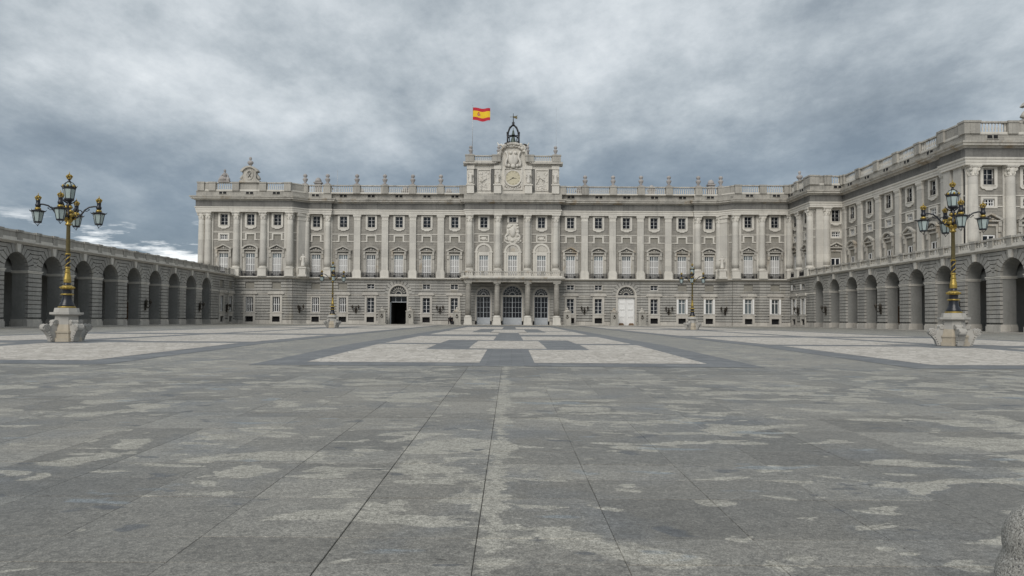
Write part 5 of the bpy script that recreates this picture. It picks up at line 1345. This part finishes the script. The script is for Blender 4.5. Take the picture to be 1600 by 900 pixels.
# stone guard posts in front of the doors
def guard_post(x, y, label):
    o = thing('stone_post', label, 'stone post', (x, y, 0), 0, 'stone posts before the palace doors')
    def body():
        mb = MB(); mb.box(-0.95, 0.95, -0.75, 0.75, 0, 0.35); mb.box(-0.8, 0.8, -0.62, 0.62, 0.35, 3.0)
        for s in (-1, 1): mb.box(s*0.72-0.14, s*0.72+0.14, -0.68, -0.62, 0.45, 2.9)
        return mb.mesh('post_body', 'attic_stone')
    def cap():
        mb = MB(); mb.box(-0.95, 0.95, -0.78, 0.78, 3.0, 3.2); mb.lathe([(0.8, 3.2), (0.62, 3.4), (0.35, 3.55), (0.28, 3.6)], seg=12); mb.ball((0, 0, 3.82), 0.3, 10, 7); return mb.mesh('post_cap', 'limestone_weathered')
    def orn():
        mb = MB(); mb.disc_y(0, 2.25, 0.22, -0.75, -0.62, 10); mb.tube([(-0.3, -0.7, 1.9), (0, -0.72, 1.6), (0.3, -0.7, 1.95)], 0.09, 6); return mb.mesh('chain_boss', 'bronze_dark')
    for n, k, f in (('post_body', 'gpb', body), ('post_cap', 'gpc', cap), ('chain_boss', 'gpo', orn)):
        p = link(n, cached(k, f), None); p.parent = o
for x, lb in ((-29.9, 'stone post with ball cap on the left side of the open dark gateway'), (-23.5, 'stone post with ball cap on the right side of the open dark gateway'), (-12.7, 'stone post with ball cap left of the portico, beside the person in black'),
              (12.6, 'stone post with ball cap right of the portico'), (23.4, 'stone post with ball cap left of the shut white door'), (29.8, 'stone post with ball cap right of the shut white door')):
    guard_post(x, -3.2, lb)
# person in black beside a stone post
PX, PYY = -14.3, -5.2
J = [(0, 0, 0.95, 0.19, 0.15), (0.0, -0.02, 1.15, 0.20, 0.15), (0.1, -0.03, 1.38, 0.21, 0.15), (0.16, -0.05, 1.5, 0.08), (0.2, -0.07, 1.62, 0.1), (0.22, -0.08, 1.74, 0.08),
     (-0.12, 0, 0.85, 0.13), (-0.14, -0.05, 0.48, 0.1), (-0.16, 0.02, 0.12, 0.075), (-0.14, -0.14, 0.05, 0.055), (0.12, 0, 0.85, 0.13), (0.16, -0.1, 0.48, 0.1), (0.18, -0.02, 0.12, 0.075), (0.2, -0.16, 0.05, 0.055),
     (-0.12, -0.03, 1.4, 0.09), (-0.24, -0.08, 1.15, 0.07), (-0.12, -0.22, 1.0, 0.055), (0.3, -0.04, 1.38, 0.09), (0.42, -0.1, 1.12, 0.07), (0.52, -0.2, 0.98, 0.055)]
E = [(0,1),(1,2),(2,3),(3,4),(4,5),(0,6),(6,7),(7,8),(8,9),(0,10),(10,11),(11,12),(12,13),(2,14),(14,15),(15,16),(2,17),(17,18),(18,19)]
per = thing('person', 'person dressed in black standing beside a stone post left of the portico', 'person', (PX, PYY, 0.09)); per.scale = (1.1, 1.1, 1.1)
b = link('body', skin_mesh('body', J, E, 'cloth_black', 2), None); b.parent = per
hd = MB(); hd.ball((0.22, -0.09, 1.68), 0.105, 12, 9, 0.88, 1.0, 1.18); hd.ball((0.22, -0.2, 1.67), 0.022, 6, 4); hd.ball((0.13, -0.08, 1.67), 0.028, 6, 4, 0.5, 1, 1.4); hd.ball((0.31, -0.08, 1.67), 0.028, 6, 4, 0.5, 1, 1.4)
for hx, hy, hz, s in ((-0.1, -0.24, 0.97, 1), (0.53, -0.22, 0.94, -1)):
    hd.ball((hx, hy, hz), 0.045, 8, 6, 0.7, 1, 1.2)
    for k in range(4): hd.tube([(hx - 0.03 + 0.02*k, hy - 0.02, hz - 0.03), (hx - 0.03 + 0.02*k, hy - 0.035, hz - 0.075), (hx - 0.03 + 0.02*k, hy - 0.02, hz - 0.1 + 0.006*abs(k-1.5))], 0.009, 5)
    hd.tube([(hx + s*0.03, hy, hz), (hx + s*0.055, hy - 0.02, hz - 0.035), (hx + s*0.055, hy - 0.03, hz - 0.06)], 0.01, 5)
q = link('skin', hd.mesh('skin', 'skin'), None); q.parent = per
q = link('hair', MB().ball((0.22, -0.07, 1.72), 0.112, 12, 8, 0.92, 1.0, 1.05).mesh('hair', 'cloth_black'), None); q.parent = per
bag = tag(link('shoulder_bag', MB().prism([(-0.35, 0.0), (0.35, 0.0), (0.38, 0.6), (0.28, 0.72), (-0.28, 0.72), (-0.38, 0.6)], -0.16, 0.16).tube([(-0.25, 0, 0.7), (-0.1, 0, 0.98), (0.1, 0, 0.98), (0.25, 0, 0.7)], 0.025, 6).mesh('shoulder_bag', 'cloth_black'), None, (PX + 0.72, PYY - 0.1, 0.09)), 'large black bag held by the person in black beside the stone post', 'bag')
bag.location.z = 0.09

# ------------------------------------------------------------------ great lamp posts
def lamp_post(x, d, rot, label, srot=0.0):
    Y = CAMY + d; T = thing('street_lamp', label, 'street lamp', (x, Y, gz(Y) + 0.01), rot, 'gilded five lantern lamp posts')
    def part(name, key, f, parent=None, loc=(0, 0, 0), rz=0, tilt=0):
        p = bpy.data.objects.new(name, cached(key, f)); C.objects.link(p); p.parent = parent or T; p.location = loc; p.rotation_euler = (0, 0, rz); return p
    def oct_step(mb, r, z0, z1, r1=None): mb.lathe([(r, z0), (r1 or r, z1)], seg=8, smooth=False, rot=PI/8)
    def steps():
        mb = MB(); oct_step(mb, 0.80, 0.0, 0.22); oct_step(mb, 0.72, 0.22, 0.5); oct_step(mb, 0.77, 0.5, 0.6); oct_step(mb, 0.68, 0.6, 0.98, 0.62)
        return mb.mesh('pedestal_steps', 'lamp_stone_warm')
    def die():
        mb = MB(); oct_step(mb, 0.62, 0.98, 1.5, 0.58); oct_step(mb, 0.72, 1.5, 1.56, 0.84); oct_step(mb, 0.86, 1.56, 1.68); oct_step(mb, 0.66, 1.68, 1.93, 0.62)
        return mb.mesh('pedestal', 'lamp_stone')
    def scroll():
        mb = MB(); out = []
        prof = [(0.5, 0.02), (0.95, 0.02), (1.03, 0.3), (1.22, 0.58), (1.4, 0.8), (1.36, 0.98), (1.14, 0.96), (1.0, 0.84), (0.88, 0.98), (0.8, 1.2), (0.66, 1.26), (0.54, 1.12)]
        mb.prism(prof, -0.16, 0.16)
        for cx, cz, r in ((1.19, 0.8, 0.21), (0.7, 1.09, 0.15)):
            for s in (-1, 1):
                mb.tube([(cx + r*(1 - i/22)*math.cos(i*0.75), s*0.17, cz + r*(1 - i/22)*math.sin(i*0.75)) for i in range(20)], 0.045, 5)
            mb.disc_y(cx, cz, r, -0.18, 0.18, 14)
        for k in range(4): mb.tube([(0.9 + 0.05*k, -0.22, 0.15 + 0.13*k), (0.93 + 0.06*k, 0, 0.1 + 0.13*k), (0.9 + 0.05*k, 0.22, 0.15 + 0.13*k)], 0.045, 5)
        return mb.mesh('scroll_bracket', 'lamp_stone')
    part('pedestal_steps', 'lp1', steps); part('pedestal', 'lp2', die)
    for k in range(4): part('scroll_bracket', 'lp3', scroll, None, (0, 0, 0), PI/4 + k*PI/2 - rot + srot)
    part('base_rim', 'lp4', lambda: MB().lathe([(0.46, 1.93), (0.46, 2.0), (0.43, 2.02)], seg=24).mesh('base_rim', 'gold'))
    part('base_bell', 'lp5', lambda: MB().lathe([(0.42, 2.0), (0.40, 2.1), (0.3, 2.3), (0.25, 2.5), (0.26, 2.66), (0.24, 2.78), (0.24, 2.98), (0.3, 3.05), (0.2, 3.3), (0.19, 3.4)], seg=24).mesh('base_bell', 'lamp_black'))
    def rings():
        mb = MB(); mb.lathe([(0.24, 2.66), (0.33, 2.68), (0.35, 2.72), (0.32, 2.75), (0.24, 2.77)], seg=24); mb.lathe([(0.24, 3.0), (0.34, 3.04), (0.37, 3.12), (0.33, 3.18), (0.26, 3.22), (0.18, 3.28)], seg=24)
        for k in range(14): a = 2*PI*k/14; mb.ball((0.365*math.cos(a), 0.365*math.sin(a), 3.11), 0.045, 6, 4)
        return mb.mesh('gilded_ring', 'gold')
    part('gilded_ring', 'lp6', rings)
    part('gilded_leafwork', 'lp7', lambda: MB().lathe([(0.18, 3.36), (0.2, 3.42), (0.205, 3.6), (0.155, 3.85), (0.135, 3.95), (0.17, 3.99), (0.135, 4.03), (0.118, 4.2), (0.155, 4.26), (0.118, 4.32)], seg=12, smooth=False).mesh('gilded_leafwork', 'gold'))
    part('spiral_core', 'lp8', lambda: MB().lathe([(0.11, 4.0), (0.115, 4.3), (0.115, 5.0), (0.105, 5.1)], seg=16).mesh('spiral_core', 'lamp_black'))
    def spiral():
        mb = MB()
        for s in (0, PI): mb.tube([(0.105*math.cos(s + t*7.2), 0.105*math.sin(s + t*7.2), 4.32 + t*0.74) for t in [i/36 for i in range(37)]], 0.036, 6)
        return mb.mesh('gilded_spiral', 'gold')
    part('gilded_spiral', 'lp9', spiral)
    def shaft():
        mb = MB(); seg = 24; n = 5; vs = []; fs = []
        for i in range(n):
            z = 5.06 + (6.8 - 5.06)*i/(n-1)
            for k in range(seg):
                a = 2*PI*k/seg; r = (0.112 - 0.012*i/(n-1)) * (1.0 if k % 2 else 0.88); vs.append((r*math.cos(a), r*math.sin(a), z))
        for i in range(n-1):
            for k in range(seg): fs.append((i*seg+k, i*seg+(k+1) % seg, (i+1)*seg+(k+1) % seg, (i+1)*seg+k))
        return mb.add(vs, fs).mesh('shaft', 'gold_dull')
    part('shaft', 'lp10', shaft)
    part('shaft_capital', 'lp11', lambda: MB().lathe([(0.12, 6.72), (0.17, 6.76), (0.17, 6.82), (0.13, 6.86), (0.15, 7.0), (0.2, 7.1), (0.12, 7.16)], seg=16).mesh('shaft_capital', 'gold'))
    part('shaft_ring', 'lp14', lambda: MB().lathe([(0.14, 5.02), (0.16, 5.06), (0.14, 5.1)], seg=16).mesh('shaft_ring', 'gold'))
    def hub():
        mb = MB(); mb.lathe([(0.1, 6.9), (0.17, 7.2), (0.2, 7.35), (0.12, 7.5), (0.1, 7.75), (0.16, 7.9), (0.09, 8.0), (0.08, 8.1), (0.24, 8.18), (0.28, 8.24), (0.26, 8.27)], seg=14)
        for k in range(4): a = k*PI/2 + PI/4; mb.tube([(0.08*math.cos(a), 0.08*math.sin(a), 8.0), (0.26*math.cos(a), 0.26*math.sin(a), 8.1), (0.4*math.cos(a), 0.4*math.sin(a), 8.24), (0.46*math.cos(a), 0.46*math.sin(a), 8.3)], [0.035, 0.035, 0.03, 0.015], 5)
        return mb.mesh('hub', 'lamp_black')
    part('hub', 'lp12', hub)
    def ornaments():
        mb = MB(); rd = random.Random(5)
        for k in range(4):
            a = k*PI/2 + PI/4
            for z, q, r in ((7.1, 0.2, 0.09), (7.3, 0.25, 0.11), (7.55, 0.2, 0.09), (7.8, 0.15, 0.08), (7.0, 0.16, 0.07)): mb.ball((q*math.cos(a), q*math.sin(a), z), r, 7, 5, 1, 1, 1.2)
            b = k*PI/2
            mb.tube([(0.15*math.cos(b), 0.15*math.sin(b), 7.05), (0.34*math.cos(b), 0.34*math.sin(b), 7.12), (0.44*math.cos(b), 0.44*math.sin(b), 7.28), (0.36*math.cos(b), 0.36*math.sin(b), 7.4), (0.28*math.cos(b), 0.28*math.sin(b), 7.3)], 0.045, 6)
            mb.ball((0.5*math.cos(b), 0.5*math.sin(b), 7.42), 0.07, 6, 4)
        return mb.mesh('gilded_ornament', 'gold')
    part('gilded_ornament', 'lp13', ornaments)
    def arm():
        mb = MB(); mb.tube([(0.12, 0, 7.15), (0.4, 0, 7.2), (0.66, 0, 7.42), (0.84, 0, 7.68), (1.05, 0, 7.84), (1.3, 0, 7.9), (1.48, 0, 7.9), (1.56, 0, 7.9)], [0.06, 0.055, 0.05, 0.045, 0.045, 0.045, 0.045, 0.045], 8)
        mb.tube([(0.72, 0, 7.5), (0.62, 0, 7.64), (0.48, 0, 7.66), (0.42, 0, 7.56)], [0.03, 0.028, 0.025, 0.03], 6); mb.ball((0.42, 0, 7.55), 0.05, 6, 5)
        mb.tube([(0.8, 0, 7.62), (0.95, 0, 7.6), (1.03, 0, 7.68)], 0.022, 5); mb.ball((1.05, 0, 7.7), 0.04, 6, 5)
        return mb.mesh('arm', 'lamp_black')
    def frame(top, bot, zt, zb):
        mb = MB(); seg = 6
        for k in range(seg):
            a = 2*PI*k/seg; mb.tube([(bot*math.cos(a), bot*math.sin(a), zb), (top*math.cos(a), top*math.sin(a), zt)], 0.02, 5)
        return mb
    def side_frame():
        mb = frame(0.31, 0.19, 7.46, 6.86)
        mb.lathe([(0.31, 7.43), (0.40, 7.47), (0.41, 7.51), (0.30, 7.54), (0.14, 7.6), (0.12, 7.62)], seg=6, smooth=False); mb.lathe([(0.2, 6.82), (0.21, 6.86), (0.21, 6.9)], seg=6, smooth=False)
        mb.lathe([(0.09, 7.72), (0.14, 7.76), (0.15, 7.86), (0.11, 7.93), (0.11, 8.08), (0.13, 8.12)], seg=10)
        for k in range(6): a = 2*PI*k/6; mb.tube([(0.4*math.cos(a), 0.4*math.sin(a), 7.5), (0.44*math.cos(a), 0.44*math.sin(a), 7.57)], [0.022, 0.008], 4)
        for k in range(3): a = 2*PI*k/3; mb.tube([(0.19*math.cos(a), 0.19*math.sin(a), 6.85), (0.1*math.cos(a), 0.1*math.sin(a), 6.76), (0.03*math.cos(a), 0.03*math.sin(a), 6.7)], 0.014, 4)
        mb.ball((0, 0, 6.66), 0.035, 6, 5)
        return mb.mesh('lantern', 'lamp_black')
    def side_glass(): return MB().lathe([(0.185, 6.87), (0.302, 7.44)], seg=6, smooth=False).mesh('lantern_glass', 'lantern_glass')
    def crown(z, s=1.0):
        mb = MB(); mb.lathe([(0.11*s, z), (0.13*s, z+0.03), (0.12*s, z+0.07)], seg=12)
        for k in range(6): a = 2*PI*k/6; mb.tube([(0.11*s*math.cos(a), 0.11*s*math.sin(a), z+0.05), (0.18*s*math.cos(a), 0.18*s*math.sin(a), z+0.16), (0.12*s*math.cos(a), 0.12*s*math.sin(a), z+0.25), (0.0, 0.0, z+0.27)], 0.035*s, 5); mb.ball((0.17*s*math.cos(a), 0.17*s*math.sin(a), z+0.19), 0.045*s, 5, 4)
        mb.ball((0, 0, z+0.2), 0.1*s, 8, 6); mb.ball((0, 0, z+0.32), 0.05*s, 6, 5); mb.box(-0.012, 0.012, -0.012, 0.012, z+0.34, z+0.45)
        return mb
    def side_crown(): mb = crown(8.1, 0.85); mb.lathe([(0.15, 7.58), (0.17, 7.62), (0.15, 7.68), (0.1, 7.72)], seg=12); return mb.mesh('gilded_crown', 'gold')
    for k in range(4):
        a = k*PI/2; part('arm', 'la1', arm, None, (0, 0, 0), a)
        l = part('lantern', 'la2', side_frame, None, (1.56*math.cos(a), 1.56*math.sin(a), 0), a)
        part('lantern_glass', 'la3', side_glass, l); part('gilded_crown', 'la4', side_crown, l)
    def top_frame():
        mb = frame(0.33, 0.25, 9.0-0.14, 8.28)
        mb.lathe([(0.26, 8.24), (0.27, 8.3)], seg=6, smooth=False); mb.lathe([(0.33, 8.84), (0.37, 8.88), (0.38, 8.95), (0.33, 8.98)], seg=6, smooth=False)
        for k in range(6):
            a = 2*PI*k/6; mb.tube([(0.34*math.cos(a), 0.34*math.sin(a), 8.95), (0.31*math.cos(a), 0.31*math.sin(a), 9.08), (0.2*math.cos(a), 0.2*math.sin(a), 9.22), (0.06*math.cos(a), 0.06*math.sin(a), 9.28)], 0.02, 5)
            mb.tube([(0.37*math.cos(a), 0.37*math.sin(a), 8.95), (0.44*math.cos(a), 0.44*math.sin(a), 9.06)], [0.025, 0.008], 4)
        mb.lathe([(0.1, 9.24), (0.11, 9.29), (0.06, 9.34), (0.06, 9.4), (0.1, 9.44)], seg=10)
        return mb.mesh('lantern', 'lamp_black')
    l = part('lantern', 'la5', top_frame)
    part('lantern_glass', 'la6', lambda: MB().lathe([(0.245, 8.29), (0.325, 8.86)], seg=6, smooth=False).lathe([(0.31, 8.97), (0.29, 9.07), (0.18, 9.2), (0.05, 9.26)], seg=12).mesh('lantern_glass', 'lantern_glass'), l)
    def tcrown():
        mb = crown(9.42, 0.88)
        for k in range(6): a = 2*PI*k/6 + PI/6; mb.ball((0.31*math.cos(a), 0.31*math.sin(a), 9.02), 0.075, 6, 5, 1, 1, 1.1)
        return mb.mesh('gilded_crown', 'gold')
    part('gilded_crown', 'la7', tcrown, l)
lamp_post(CAMX - 25.72, 41.6, R(17), 'tall black and gold lamp post nearest on the left, sky behind its five lanterns', R(16.5))
lamp_post(CAMX + 26.3, 42.5, R(-17), 'tall black and gold lamp post nearest on the right, in front of the right arcade', R(33))
lamp_post(CAMX - 26.2, 105.8, R(17), 'distant black and gold lamp post before the left half of the facade')
lamp_post(CAMX + 26.9, 105.8, R(-17), 'distant black and gold lamp post before the right half of the facade')

# ------------------------------------------------------------------ granite bollard at the lower right
BD = 4.15; BX = CAMX + 3.13; BYY = CAMY + BD
mb = MB(); mb.lathe([(0.315, 0.0), (0.30, 0.25), (0.275, 0.42), (0.25, 0.47), (0.242, 0.50), (0.246, 0.53), (0.248, 0.58), (0.235, 0.64), (0.20, 0.71), (0.15, 0.755), (0.08, 0.785), (0.01, 0.795)], seg=40)
rd = random.Random(2)
mb.v = [(x * (1 + rd.uniform(-0.006, 0.006)), y * (1 + rd.uniform(-0.006, 0.006)), z) for x, y, z in mb.v]
tag(link('bollard', mb.mesh('bollard', 'bollard_granite'), None, (BX, BYY, gz(BYY) - 0.01)), 'rough speckled granite bollard cut off by the lower right edge', 'bollard')
for o in C.objects:
    if '_root' in o: del o['_root']
